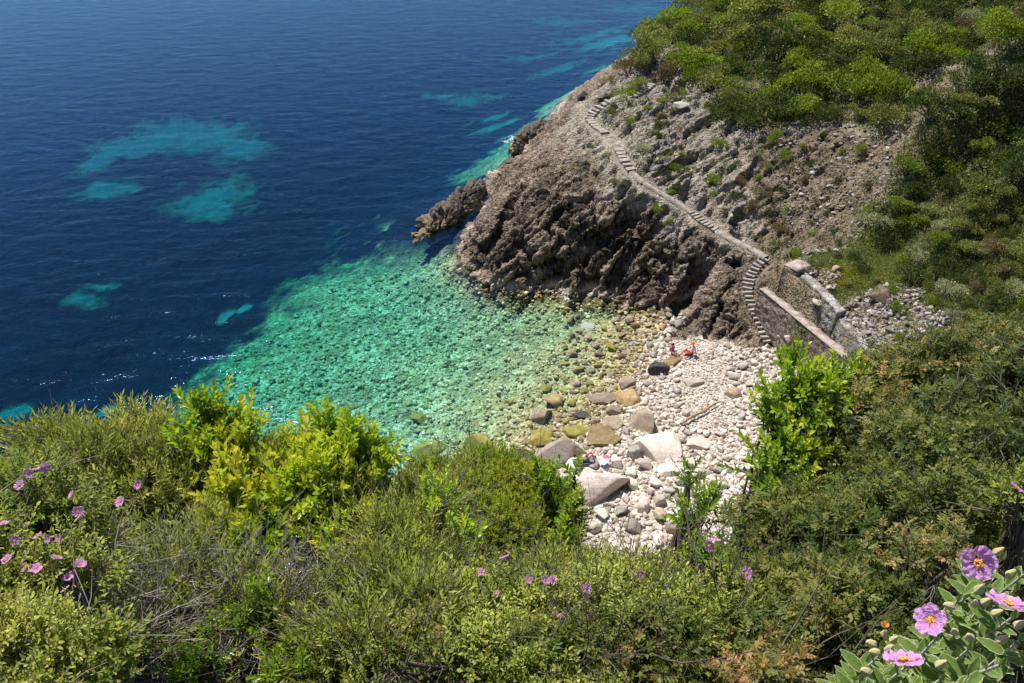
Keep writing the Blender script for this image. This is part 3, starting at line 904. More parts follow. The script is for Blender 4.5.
def samp_beach():
    px, py = RNG.uniform(450, 905), RNG.uniform(306, 620)
    p, n = ray_ground(px, py)
    if p is None or p.z > 2.9 or p.z < -.35 or p.y < 23: return None
    if classes(np.array([p.x]), np.array([p.y]))[0][5] < .45: return None
    if float(polyline_dist(np.array([p.x]), np.array([p.y]), WALL1)[0][0]) < .35: return None
    kk = RNG.random()
    r = .08 + .20 * kk ** 2.2
    lane = abs(px - (700 + (py - 360) * .15)) < 26 and 335 < py < 430
    if lane: r *= .55
    if not free(p.x, p.y, r, -.2): return None
    return p.x, p.y, p.z, r, (1 if p.z < .26 + RNG.normal() * .12 else 0)
merge_stones(13500, samp_beach, LOWP, [SM_DRY, SM_WET], 'shingle', 'small pale broken stones covering the beach between the boulders', 'shingle')
def samp_sub():
    py = RNG.uniform(200, 480); px = RNG.uniform(180, 660)
    d = ray(px, py)
    t0 = (-1.5 - CAM_H) / d.z
    p, n = ray_ground(px, py)
    if p is None or p.z > -.12 or p.z < -6.5: return None
    if pale_at(p.x, p.y) < .5 or pale_at(p.x - 1.5, p.y) < .5 or p.y > 66: return None
    r = (.08 + .20 * RNG.random() ** 3)
    return p.x, p.y, p.z, r, (1 if p.z > -.85 + RNG.normal() * .35 else 0)
_ed = EP
def pale_at(x, y):
    ins = False; n = len(_ed)
    for i in range(n):
        x1, y1 = _ed[i]; x2, y2 = _ed[(i + 1) % n]
        if (y1 > y) != (y2 > y) and x < (x2 - x1) * (y - y1) / (y2 - y1 + 1e-12) + x1: ins = not ins
    return 1.0 if ins else 0.0
merge_stones(8000, samp_sub, LOWP, [SM_SUB, SM_GOLD], 'submerged_stones', 'light and dark stones strewn over the bottom of the green cove', 'sea stones')
def samp_rub():
    px, py = RNG.uniform(800, 960), RNG.uniform(250, 345)
    if RNG.random() < .12: px, py = RNG.uniform(780, 920), RNG.uniform(110, 230)
    p, n = ray_ground(px, py)
    if p is None: return None
    k = classes(np.array([p.x]), np.array([p.y]))[0]
    if k[2] + k[1] * .5 < .45: return None
    if float(polyline_dist(np.array([p.x]), np.array([p.y]), PATH)[0][0]) < .8: return None
    for W_ in (WALL1, WALL2, WALL3):
        d_, c_ = side_step(np.array([p.x]), np.array([p.y]), W_, 0)
        if d_[0] < (1.3 if c_[0] < 0 else .6): return None
    r = .09 + .22 * RNG.random() ** 3
    return p.x, p.y, p.z, r, 0
merge_stones(3200, samp_rub, LOWP, [SM_RUB], 'rubble', 'broken brown and grey rubble on the scree above the terrace walls', 'rubble')


# the rock tongue off the headland, and rocks awash
def sea_rock(ax, ay, bx, by, z, hw, hh, label, seed, arch=1.0):
    a = at(ax, ay, 0); b = at(bx, by, 0)
    mid = (a + b) / 2; L = (b - a).length / 2; ang = math.atan2(b.y - a.y, b.x - a.x)
    V, Fx = ICO_BIG
    V = V.copy(); n = V.copy()
    ridge = (1 - .35 * np.abs(V[:, 0]))
    W = V * np.array([L, hw, hh]) ; W[:, 1] *= ridge; W[:, 2] *= (.75 + .35 * V[:, 0]) if arch else 1
    K_ = np.zeros((len(W), 8), np.float32); K_[:, 0] = 1
    d_, _ = relief(W + np.array([mid.x, mid.y, seed]), n, K_, np.zeros(len(W)))
    W = W + n * (d_ * 1.25)[:, None]
    me = mesh_from_np('sea_rock', W, Fx, mat_rockthing, True)
    o = link('sea_rock', me); o.location = (mid.x, mid.y, z); o.rotation_euler = (0, 0, ang)
    return tag(o, label, 'rock')
_V, _F = ico_np(6) if False else (None, None)
ICO_BIG = ico_np(6)
rm = NT('sea_rock_stone'); rp = rm.pos(); rz = rm.n('SeparateXYZ', inp={0: rp}).outputs[2]
ra = rm.noise(rp, 1.4, 6, .65); rb = rm.noise(rp, 6, 4, .6)
rc = rm.ramp(rm.math('MULTIPLY_ADD', ra, .5, rm.math('MULTIPLY', rb, .5)), [(.34, (.03, .026, .022)), (.48, (.085, .068, .05)), (.6, (.15, .12, .09)), (.72, (.24, .20, .16))])
rc = rm.mix(rm.math('MULTIPLY', rm.rng(rz, .7, .15), rm.rng(rz, -1.2, 0)), rc, (.26, .19, .10))
rc = rm.mix(rm.math('MULTIPLY', rm.rng(rz, 0.05, -.2), .8), rc, (.15, .14, .05))
mat_rockthing = rm.done(rm.princ(rc, .75, rm.bump(rb, .7, .12), .3))
sea_rock(413, 241, 486, 186, -.25, 1.6, 2.0, 'long jagged dark rock tongue lying in the sea left of the headland', 3)
sea_rock(512, 152, 548, 124, -.2, 1.8, 1.4, 'low black rock ledge awash with foam behind the headland', 9, 0)


# thin broken foam where the swell meets the rock
fx, fy = np.meshgrid(np.arange(-10, 16, .14), np.arange(56, 100, .14)); fx = fx.ravel(); fy = fy.ravel()
fn = fbm(np.c_[fx * 1.3, fy * 1.3, fx * 0], 4, 91) + .6 * fbm(np.c_[fx * .25, fy * .25, fx * 0 + 4], 2, 92)
c0 = (fn > .12); fx, fy, fn = fx[c0], fy[c0], fn[c0]
hh_ = np.array([drop(a, b)[0].z for a, b in zip(fx, fy)])
rk = [(at(528, 140, 0), 3.4), (at(545, 124, 0), 2.0), (at(450, 212, 0), 0.0)]
near_ = np.zeros(len(fx), bool)
for p_, r_ in rk: near_ |= (np.hypot((fx - p_.x) * .8, fy - p_.y) < r_ * .75)
ok_ = (((hh_ > -.3) & (hh_ < .0) & (fn > .42)) | (near_ & (hh_ < 0) & (fn > .2))) & (RNG.random(len(fx)) < np.clip((fn - .15) * 1.6, 0, .7))
fx, fy = fx[ok_], fy[ok_]; s_ = .075
fV = np.stack([np.c_[fx - s_, fy - s_], np.c_[fx + s_, fy - s_], np.c_[fx + s_, fy + s_], np.c_[fx - s_, fy + s_]], 1).reshape(-1, 2)
fV = fV + RNG.normal(size=fV.shape) * .02
foam_m = NT('sea_foam'); M_FOAM = foam_m.done(foam_m.n('MixShader', inp={0: .5, 1: foam_m.n('BsdfTransparent').outputs[0], 2: foam_m.princ((.70, .74, .74), .7)}).outputs[0])
tag(link('foam', mesh_from_np('foam', np.c_[fV, np.full(len(fV), .035)], np.arange(len(fV)).reshape(-1, 4), M_FOAM)), 'thin white foam fringing the rocks of the headland', 'foam', kind='stuff')
# ------------------------------------------------------------------ retaining walls
def masonry(name, c_lo, c_hi, mortar, scale=2.6):
    m = NT(name); p = m.pos(); pm = m.map(p, (1, 1, 1.5))
    d = m.voro(pm, scale, 'DISTANCE_TO_EDGE'); cc = m.n('SeparateColor', inp={0: m.n('TexVoronoi', inp={'Vector': pm, 'Scale': scale}).outputs['Color']}).outputs[0]
    n = m.noise(p, 5, 5, .65); n2 = m.noise(p, .7, 4, .6)
    c = m.ramp(m.math('MULTIPLY_ADD', cc, .6, m.math('MULTIPLY', n, .4)), [(.2, c_lo), (.5, tuple((a + b) / 2 for a, b in zip(c_lo, c_hi))), (.8, c_hi)])
    c = m.mix(m.ramp(d, [(0, .8), (.07, 0.0)]), c, mortar)
    c = m.mix(m.ramp(n2, [(.42, 0.0), (.62, .5)]), c, (.14, .11, .09))
    h = m.math('ADD', m.rng(d, 0, .1), m.math('MULTIPLY', n, .5))
    return m.done(m.princ(c, .9, m.bump(h, .8, .08), .2))
M_WALL = masonry('brown_masonry', (.15, .11, .085), (.42, .33, .26), (.30, .25, .21))
M_WALLG = masonry('grey_masonry', (.22, .20, .185), (.50, .46, .42), (.40, .37, .34))
cm = NT('worn_pink_concrete'); cf = cm.noise(cm.pos(), 2.5, 5, .7)
M_CONC = cm.done(cm.princ(cm.ramp(cf, [(.3, (.17, .13, .105)), (.5, (.36, .29, .25)), (.7, (.50, .42, .37))]), .9, cm.bump(cm.noise(cm.pos(), 9, 4), .5, .04)))
cm = NT('pale_step_concrete'); cf = cm.noise(cm.pos(), 2.5, 5, .7)
M_STEP = cm.done(cm.princ(cm.ramp(cf, [(.3, (.15, .125, .10)), (.5, (.31, .27, .225)), (.7, (.44, .39, .34))]), .9, cm.bump(cm.noise(cm.pos(), 9, 4), .5, .04)))


def resample(pts, step):
    out = [pts[0].copy()]
    for a, b in zip(pts[:-1], pts[1:]):
        n = max(1, int((b - a).length / step))
        for i in range(1, n + 1): out.append(a.lerp(b, i / n))
    return out


def wall_mesh(name, line, foot, thick, mat, seed, rag=.12, cell=.12, batter=.15):
    """line: top edge (left face); foot: z of the ground along it. Closed, with rough stone faces."""
    L = resample(line, cell); n = len(L)
    tops = np.array([p[:] for p in L])
    fz = np.interp(np.linspace(0, 1, n), np.linspace(0, 1, len(foot)), foot)
    tan = np.gradient(tops[:, :2], axis=0); tan /= np.linalg.norm(tan, axis=1, keepdims=True)
    nl = np.stack([-tan[:, 1], tan[:, 0]], 1)        # left of travel
    a, b = line[0], line[-1]
    if nl[0, 0] > 0: nl = -nl                       # the showing face looks to -x
    topz = tops[:, 2] + fbm(np.c_[tops[:, :2] * .9, np.zeros(n) + seed], 3, seed) * rag
    nv = max(4, int((topz.max() - fz.min()) / cell)); nu = 5
    ring = []                                        # profile: up the left face, over the top, down the right face
    for i in range(nv + 1): ring.append((0, i / nv))
    for j in range(1, nu): ring.append((j / nu, 1))
    for i in range(nv, -1, -1): ring.append((1, i / nv))
    m = len(ring); V = np.zeros((n, m, 3)); N = np.zeros((n, m, 3))
    for k, (u, v) in enumerate(ring):
        z = fz + (topz - fz) * v
        off = -u * thick + (batter * (1 - v) if u == 0 else 0)
        V[:, k, :2] = tops[:, :2] + nl * off[:, None] if isinstance(off, np.ndarray) else tops[:, :2] + nl * off
        V[:, k, 2] = z
        N[:, k, :2] = nl * (1 if u == 0 else (-1 if u == 1 else 0)); N[:, k, 2] = 1 if 0 < u < 1 or v == 1 else 0
    V = V.reshape(-1, 3); N = N.reshape(-1, 3)
    h, e, _ = facets(V * np.array([2.6, 2.6, 3.6]), seed, .3)
    V = V + N * ((h * .06 - .05 * np.exp(-(e / .1) ** 2)) + fbm(V * .8, 3, seed + 3) * .06)[:, None]
    F_ = []
    for i in range(n - 1):
        for k in range(m - 1): F_.append((i * m + k, i * m + k + 1, (i + 1) * m + k + 1, (i + 1) * m + k))
    F_ = np.array(F_)
    # end caps: join left face to right face
    caps = []
    for i0 in (0, (n - 1) * m):
        for k in range(nv): caps.append((i0 + k, i0 + k + 1, i0 + m - 2 - k, i0 + m - 1 - k))
    return mesh_from_np(name, V, np.vstack([F_, np.array(caps)]), mat, False)


def make_wall(line, foot, thick, mat, label, seed, cope=None, name='retaining_wall', rag=.12):
    root = empty(name, (line[0].x, line[0].y, foot[0])); tag(root, label, 'wall')
    loc = root.location.copy()
    o = link('masonry', wall_mesh('masonry', [p - loc for p in line], [f - loc.z for f in foot], thick, mat, seed, rag), root)
    if cope:
        w0, w1 = cope
        L = resample(line, .3); V = []; 
        for i, p in enumerate(L):
            t = (L[min(i + 1, len(L) - 1)] - L[max(i - 1, 0)]); t.z = 0; t.normalize()
            r = Vector((t.y, -t.x, 0)); r = r if r.x > 0 else -r
            jit = RNG.uniform(-.16, .12)
            for off, z in ((w0 - .02, .02), (w0 - .02, .10), (w1 + jit, .10 + RNG.uniform(-.02, .02)), (w1 + jit, .0)):
                q = p - loc + r * off; V.append((q.x, q.y, q.z + z + .06))
        Fc_ = []
        for i in range(len(L) - 1):
            for k in range(4): Fc_.append((i * 4 + k, i * 4 + (k + 1) % 4, (i + 1) * 4 + (k + 1) % 4, (i + 1) * 4 + k))
        Fc_ += [(3, 2, 1, 0), tuple((len(L) - 1) * 4 + k for k in range(4))]
        link('coping', mesh_from_np('coping', np.array(V), np.array(Fc_), M_CONC, False), root)
    return root


make_wall(WALL1, [2.2, .9, .8, .8], .6, M_WALL, 'tall brown stone retaining wall standing right above the beach beside the stairs', 41, (-.03, .62))
make_wall(WALL2[:2], [3.8, 3.8], .9, M_WALL, 'short broken block of wall left of the crack, above the big retaining wall', 42, (0, 1.5))
make_wall([WALL2[1].lerp(WALL2[2], .22)] + WALL2[2:], [3.8, 3.8, 3.8], .7, M_WALLG, 'middle grey terrace wall with a rubble top right of the crack', 43)
make_wall(WALL3, [3.8, 3.8], .6, M_WALLG, 'lowest short grey wall nearest the dark green bush', 44)

# ------------------------------------------------------------------ footpath and stairs
def step_mesh(w, d, h, seed):
    V, Fx = stone_np(3, seed, 0, (1, 1, 1), 0)
    V = np.sign(V) * np.minimum(np.abs(V) * 1.9, 1.0)            # a worn block
    V = V * np.array([w / 2, d / 2, h / 2]); V += fbm(V * 6 + seed, 3, seed)[:, None] * .015
    return mesh_from_np('step', V, Fx, M_STEP, False)


STEPS = [step_mesh(1, 1, 1, 700 + k) for k in range(3)]


def along(pts, s):
    acc = 0
    for a, b in zip(pts[:-1], pts[1:]):
        L = (b - a).length
        if acc + L >= s: return a.lerp(b, (s - acc) / L), (b - a).normalized()
        acc += L
    return pts[-1].copy(), (pts[-1] - pts[-2]).normalized()


def length(pts): return sum((b - a).length for a, b in zip(pts[:-1], pts[1:]))


def flight(name, pts, n, width, label, deep=.8, thick=.22, dz=.06, group=None):
    root = empty(name, pts[-1]); tag(root, label, 'steps', group)
    L = length(pts)
    for i in range(n):
        p, t = along(pts, L * (i + .5) / n)
        o = link('step', STEPS[i % 3], root)
        o.location = p - root.location + Vector((RNG.uniform(-.03, .03), RNG.uniform(-.03, .03), dz))
        o.rotation_euler = (0, 0, math.atan2(t.y, t.x) - math.pi / 2 + RNG.uniform(-.14, .14))
        o.scale = (width * RNG.uniform(.72, 1.08), L / n * deep * RNG.uniform(.8, 1.15), thick)
    return root


def strip(name, pts, width, label, dz=.06):
    L = resample(pts, .35); V = []
    for i, p in enumerate(L):
        t = (L[min(i + 1, len(L) - 1)] - L[max(i - 1, 0)]); t.z = 0; t.normalize(); r = Vector((t.y, -t.x, 0))
        a = width / 2 * RNG.uniform(.85, 1.08); b = width / 2 * RNG.uniform(.85, 1.08)
        for off, z in ((-a, -.5), (-a, dz), (0, dz + .02), (b, dz), (b, -.5)): q = p + r * off; V.append((q.x, q.y, q.z + z))
    Fc_ = [(i * 5 + k, i * 5 + k + 1, (i + 1) * 5 + k + 1, (i + 1) * 5 + k) for i in range(len(L) - 1) for k in range(4)]
    Fc_ += [(0, 1, 2, 3), (4, 3, 2, 0)]
    o = link(name, mesh_from_np(name, np.array(V), np.array(Fc_), M_STEP, False)); return tag(o, kind='structure')


flight('cliff_steps', PATH[0:3], 7, .85, 'topmost short flight of pale steps climbing into the scrub near the crest', .75, .25, .05)
strip('path', PATH[2:5], .65, '')
flight('cliff_steps', PATH[4:8], 7, 1.0, 'wide pale steps on the crest beside the sea where the path turns', .75, .25, .05)
flight('cliff_steps', PATH[7:10], 6, .9, 'steps turning down from the crest onto the rock face', .72, .25, .05)
flight('cliff_steps', PATH[10:13], 6, .9, 'worn pale steps half way down the rock face above the concrete walk', .72, .22, .05)
strip('path', PATH[12:17], .55, '', .12)
flight('cliff_steps', PATH[16:19], 8, .75, 'small steps between the two concrete stretches of the path', .72, .22, .05)
strip('path', PATH[18:], .6, '', .12)
pr = flight('stone_staircase', STAIR, 21, .82, 'curved stone staircase running down to the beach beside the retaining wall', .52, .20, .0)

# ------------------------------------------------------------------ people
skin = NT('skin'); M_SKIN = skin.done(skin.princ((.50, .25, .16), .55, None, .3))
def cloth(name, c):
    m = NT(name); return m.done(m.princ(m.mix(m.noise(m.obj(), 14, 3), tuple(v * .75 for v in c), c), .85))
M_RED = cloth('red_cloth', (.62, .05, .06)); M_WHITE = cloth('white_cloth', (.72, .74, .80)); M_BLUE = cloth('blue_towel', (.05, .13, .62))
M_PINK = cloth('pink_cloth', (.70, .12, .24)); M_ORANGE = cloth('orange_hat', (.80, .16, .03)); M_HAIR = cloth('brown_hair', (.06, .035, .02))
M_NAVY = cloth('navy_towel', (.14, .18, .32)); M_GREYC = cloth('grey_shorts', (.13, .13, .15)); M_EYE = cloth('eye', (.02, .02, .02)); M_LBLUE = cloth('light_blue_cloth', (.42, .58, .78))


def skinned(name, J, E, mat, parent, root=0, sub=2):
    """J: name -> (pos, radius); E: list of edges"""
    keys = list(J); me = bpy.data.meshes.new(name)
    me.from_pydata([J[k][0] for k in keys], [(keys.index(a), keys.index(b)) for a, b in E], [])
    me.materials.append(mat)
    o = link(name, me, parent)
    sk = o.modifiers.new('skin', 'SKIN'); sk.use_smooth_shade = True
    for i, k in enumerate(keys):
        r = J[k][1]; me.skin_vertices[0].data[i].radius = (r, r) if not isinstance(r, tuple) else r
        me.skin_vertices[0].data[i].use_root = (i == root)
    ss = o.modifiers.new('sub', 'SUBSURF'); ss.levels = sub; ss.render_levels = sub
    return o


def lerp(a, b, t): return tuple(a[i] + (b[i] - a[i]) * t for i in range(3))


def person(loc, rz, label, P, parts):
    """P: joint positions in metres, x right, y forward, z up; origin under the hips"""
    root = empty('person', loc, rz); tag(root, label, 'person')
    J = {'hip': (P['hip'], (.15, .11)), 'waist': (lerp(P['hip'], P['chest'], .45), (.125, .095)), 'chest': (P['chest'], (.155, .105)),
         'neck': (P['neck'], .052), 'headb': (lerp(P['neck'], P['head'], .5), .062), 'head': (P['head'], (.078, .092)), 'crown': (lerp(P['neck'], P['head'], 1.55), .066)}
    E = [('hip', 'waist'), ('waist', 'chest'), ('chest', 'neck'), ('neck', 'headb'), ('headb', 'head'), ('head', 'crown')]
    for s in 'LR':
        J['sh' + s] = (P['sh' + s], .058); J['el' + s] = (P['el' + s], .042); J['wr' + s] = (P['wr' + s], .030)
        J['kn' + s] = (P['kn' + s], .060); J['th' + s] = (P['th' + s], .088); J['mt' + s] = (lerp(P['th' + s], P['kn' + s], .5), .076)
        J['cf' + s] = (lerp(P['kn' + s], P['an' + s], .35), .056); J['an' + s] = (P['an' + s], .038); J['toe' + s] = (P['toe' + s], .034)
        E += [('chest', 'sh' + s), ('sh' + s, 'el' + s), ('el' + s, 'wr' + s), ('hip', 'th' + s), ('th' + s, 'mt' + s), ('mt' + s, 'kn' + s), ('kn' + s, 'cf' + s), ('cf' + s, 'an' + s), ('an' + s, 'toe' + s)]
        # hand: palm and five separate, bent fingers
        wv = Vector(P['wr' + s]); dv = (wv - Vector(P['el' + s])).normalized(); sv = dv.orthogonal().normalized(); uv = dv.cross(sv)
        palm = wv + dv * .07; J['pm' + s] = (palm[:], (.036, .02)); E.append(('wr' + s, 'pm' + s))
        for f in range(5):
            off = (f - 2) * .019; ln = (.045, .072, .08, .074, .056)[f]
            b1 = palm + sv * off + dv * (.03 if f else -.02); b2 = b1 + dv * ln * .6 + uv * -.008 + sv * (off * .2 - (.03 if f == 0 else 0)); b3 = b2 + dv * ln * .5 - uv * .02
            for nm, q in (('a', b1), ('b', b2), ('c', b3)): J[f'f{nm}{f}{s}'] = (q[:], .0088)
            E += [('pm' + s, f'fa{f}{s}'), (f'fa{f}{s}', f'fb{f}{s}'), (f'fb{f}{s}', f'fc{f}{s}')]
    skinned('body', J, E, M_SKIN, root)
    h = Vector(P['head']); up = (h - Vector(P['neck'])).normalized(); fw = Vector(P['face']).normalized(); rt = fw.cross(up).normalized()
    V, Fx = ICO[2]
    def ball(name, cpos, r, mat):
        me = mesh_from_np(name, V * np.array(r), Fx, mat, True); o = link(name, me, root); o.location = cpos
        o.rotation_euler = Matrix((rt, fw, up)).transposed().to_euler(); return o
    for sgn in (-1, 1): ball('eye', h + up * .01 + fw * .082 + rt * .032 * sgn, (.012, .008, .009), M_EYE); ball('ear', h + rt * .08 * sgn, (.012, .022, .032), M_SKIN)
    ball('nose', h - up * .015 + fw * .095, (.013, .02, .022), M_SKIN); ball('mouth', h - up * .055 + fw * .082, (.026, .008, .008), M_PINK)
    ball('hair', h + up * .055 - fw * .018, (.098, .105, .095), parts.get('hair', M_HAIR))
    if 'hat' in parts:
        ball('sun_hat', h + up * .10, (.11, .12, .08), parts['hat']); ball('hat_brim', h + up * .085 + fw * .02, (.17, .19, .012), parts['hat'])
    if 'shirt' in parts:
        JJ = {'w': (lerp(P['hip'], P['chest'], .25), (.165, .125)), 'c': (P['chest'], (.18, .13)), 'n': (lerp(P['chest'], P['neck'], .65), (.085, .08))}
        EE = [('w', 'c'), ('c', 'n')]
        for s in 'LR': JJ['s' + s] = (P['sh' + s], .075); JJ['e' + s] = (lerp(P['sh' + s], P['el' + s], .6), .062); EE += [('c', 's' + s), ('s' + s, 'e' + s)]
        skinned('shirt', JJ, EE, parts['shirt'], root)
    if 'shorts' in parts:
        JJ = {'h': (P['hip'], (.175, .135)), 'w': (lerp(P['hip'], P['chest'], .2), (.16, .12))}; EE = [('h', 'w')]
        for s in 'LR': JJ['t' + s] = (P['th' + s], .104); JJ['k' + s] = (lerp(P['th' + s], P['kn' + s], .55), .092); EE += [('h', 't' + s), ('t' + s, 'k' + s)]
        skinned('shorts', JJ, EE, parts['shorts'], root)
    return root


def cloth_patch(name, loc, rz, w, d, mat, label, cat, seed):
    n, m = 18, 14; u, v = np.meshgrid(np.linspace(-.5, .5, n), np.linspace(-.5, .5, m))
    X = u.ravel() * w; Y = v.ravel() * d; Z = fbm(np.c_[X * 3, Y * 3, X * 0 + seed], 3, seed) * .06
    V = np.vstack([np.c_[X, Y, Z + .012], np.c_[X, Y, Z - .004]])
    q = [(j * n + i, j * n + i + 1, (j + 1) * n + i + 1, (j + 1) * n + i) for j in range(m - 1) for i in range(n - 1)]
    o = link(name, mesh_from_np(name, V, np.array(q + [tuple(k + n * m for k in reversed(f)) for f in q]), mat, True))
    o.location = loc; o.rotation_euler = (0, 0, rz); return tag(o, label, cat)


SIT = dict(hip=(0, 0, .12), chest=(0, -.12, .52), neck=(0, -.10, .69), head=(0, -.05, .86), face=(0, 1, -.15),
           shL=(-.19, -.10, .62), shR=(.19, -.10, .62), elL=(-.27, -.16, .36), elR=(.27, .02, .38), wrL=(-.30, -.22, .10), wrR=(.20, .26, .42),
           thL=(-.10, .10, .12), thR=(.10, .10, .12), knL=(-.14, .44, .34), knR=(.15, .48, .42), anL=(-.14, .78, .07), anR=(.14, .74, .07), toeL=(-.15, .94, .06), toeR=(.16, .92, .06))
LOUNGE = dict(hip=(0, 0, .12), chest=(0, -.36, .34), neck=(0, -.50, .44), head=(0, -.60, .56), face=(0, .8, .6),
              shL=(-.19, -.44, .38), shR=(.19, -.44, .38), elL=(-.32, -.56, .12), elR=(.34, -.60, .12), wrL=(-.36, -.32, .07), wrR=(.32, -.36, .07),
              thL=(-.10, .10, .13), thR=(.10, .10, .13), knL=(-.13, .38, .48), knR=(.15, .40, .52), anL=(-.13, .66, .09), anR=(.16, .62, .09), toeL=(-.14, .82, .07), toeR=(.18, .78, .07))
def spot(px, py):
    p, n = ray_ground(px, py); return p
S_ = 1.12
pA = spot(691, 355); oA = person(pA + Vector((0, 0, .10)), 1.9, 'person in an orange hat and white shirt sitting on the stones with red shorts', SIT, dict(hat=M_ORANGE, shirt=M_WHITE, shorts=M_RED))
pB = spot(672, 356); oB = person(pB + Vector((0, 0, .12)), -2.6, 'person in a pink top sitting on a blue towel beside the dark boulder', SIT, dict(shirt=M_PINK, shorts=M_GREYC))
cloth_patch('beach_towel', pB + Vector((.25, -.35, .17)), .3, .8, .45, M_BLUE, 'bright blue beach towel under the person in pink', 'towel', 3)
cloth_patch('beach_towel', pA + Vector((-.2, .1, .16)), -.6, .75, .4, M_RED, 'red beach towel under the person in the orange hat', 'towel', 5)
# the sunbather lies on top of the pale boulder
pC, nC = ray_ground(583, 468); 
oC = person(pC + Vector((.05, 0, .62)), -1.3, 'tanned person reclining with bent knees between the big boulders', LOUNGE, dict(shorts=M_GREYC))
cloth_patch('beach_towel', pC + Vector((.1, 0, .60)), .2, 1.5, .6, M_NAVY, 'blue towel under the reclining sunbather', 'towel', 7)
cloth_patch('folded_cloth', pC + Vector((1.25, -.1, .60)), .8, .55, .4, M_LBLUE, 'small light blue cloth beside the reclining sunbather', 'cloth', 9)
cloth_patch('folded_cloth', pC + Vector((1.4, .35, .62)), .1, .32, .28, M_PINK, 'small pink cloth beside the reclining sunbather', 'cloth', 11)
V, Fx = stone_np(4, 555, 9, (1.5, 1.0, .55), .05, .6, .85)
o = link('boulder', mesh_from_np('boulder', V, Fx, M_PALE, False)); o.location = pC + Vector((.3, -.1, .12)); tag(o, 'flat pale slab carrying the sunbather and the blue towel', 'boulder')
# ------------------------------------------------------------------ foliage materials
def leaf_material(name, stops, rough=.5, trans=.35, spec=.3, sheen=0.0, nscale=.6):
    m = NT(name); r = m.attr('rnd'); g = m.pos(); nz = m.noise(g, nscale, 3, .6)
    f = m.math('MULTIPLY_ADD', r, .75, m.math('MULTIPLY', nz, .25))
    c = m.ramp(f, stops)
    oi = m.rng(m.n('ObjectInfo').outputs['Random'], 0, 1, .85, 1.3) if name.endswith('far') else m.rng(m.n('ObjectInfo').outputs['Random'], 0, 1, .95, 1.1)
    c = m.mix(1.0, c, m.n('CombineColor', inp={0: oi, 1: oi, 2: oi}).outputs[0], 'MULTIPLY')
    p = m.princ(c, rough, None, spec, **({'Sheen Weight': sheen, 'Sheen Roughness': .4} if sheen else {}))
    t = m.n('BsdfTranslucent', inp={'Color': m.mix(1.0, c, (1.25, 1.2, .6), 'MULTIPLY')}).outputs[0]
    return m.done(m.n('MixShader', inp={0: trans, 1: p, 2: t}).outputs[0])


def bark_material(name, lo, hi):
    m = NT(name); c = m.ramp(m.noise(m.pos(), 9, 4), [(.3, lo), (.7, hi)]); return m.done(m.princ(c, .85, None, .2))


FAR = {
    'dark': leaf_material('lentisk_leaves_far', [(.1, (.022, .036, .010)), (.5, (.060, .090, .022)), (.8, (.14, .17, .045)), (1, (.26, .27, .08))]),
    'olive': leaf_material('olive_leaves_far', [(.1, (.06, .075, .020)), (.5, (.18, .20, .055)), (.8, (.36, .36, .12)), (1, (.50, .47, .20))]),
    'lime': leaf_material('bright_leaves_far', [(.1, (.05, .095, .010)), (.5, (.17, .24, .022)), (.8, (.33, .40, .04)), (1, (.46, .48, .08))]),
    'brown': leaf_material('dry_scrub_far', [(.1, (0.079, 0.063, 0.035)), (.5, (0.184, 0.145, 0.084)), (.8, (0.315, 0.256, 0.160)), (1, (0.263, 0.264, 0.087))]),
    'silver': leaf_material('silver_leaves_far', [(.1, (0.123, 0.132, 0.072)), (.5, (0.280, 0.297, 0.174)), (.8, (0.490, 0.495, 0.304)), (1, (0.665, 0.643, 0.406))]),
}
M_BARK = bark_material('grey_bark', (.10, .085, .07), (.30, .26, .22))


def leaf_quads(P, D, L, W, seed):
    """diamond leaves: P base (n,3), D direction (n,3) unit, L length, W width"""
    rg = np.random.default_rng(seed); n = len(P)
    A = rg.normal(size=(n, 3)); S = np.cross(D, A); S /= np.linalg.norm(S, axis=1, keepdims=True) + 1e-9
    L = np.broadcast_to(L, (n,))[:, None]; W = np.broadcast_to(W, (n,))[:, None]
    V = np.stack([P, P + D * L * .5 + S * W * .5, P + D * L, P + D * L * .5 - S * W * .5], 1)
    return V.reshape(-1, 3), np.arange(4 * n).reshape(n, 4)


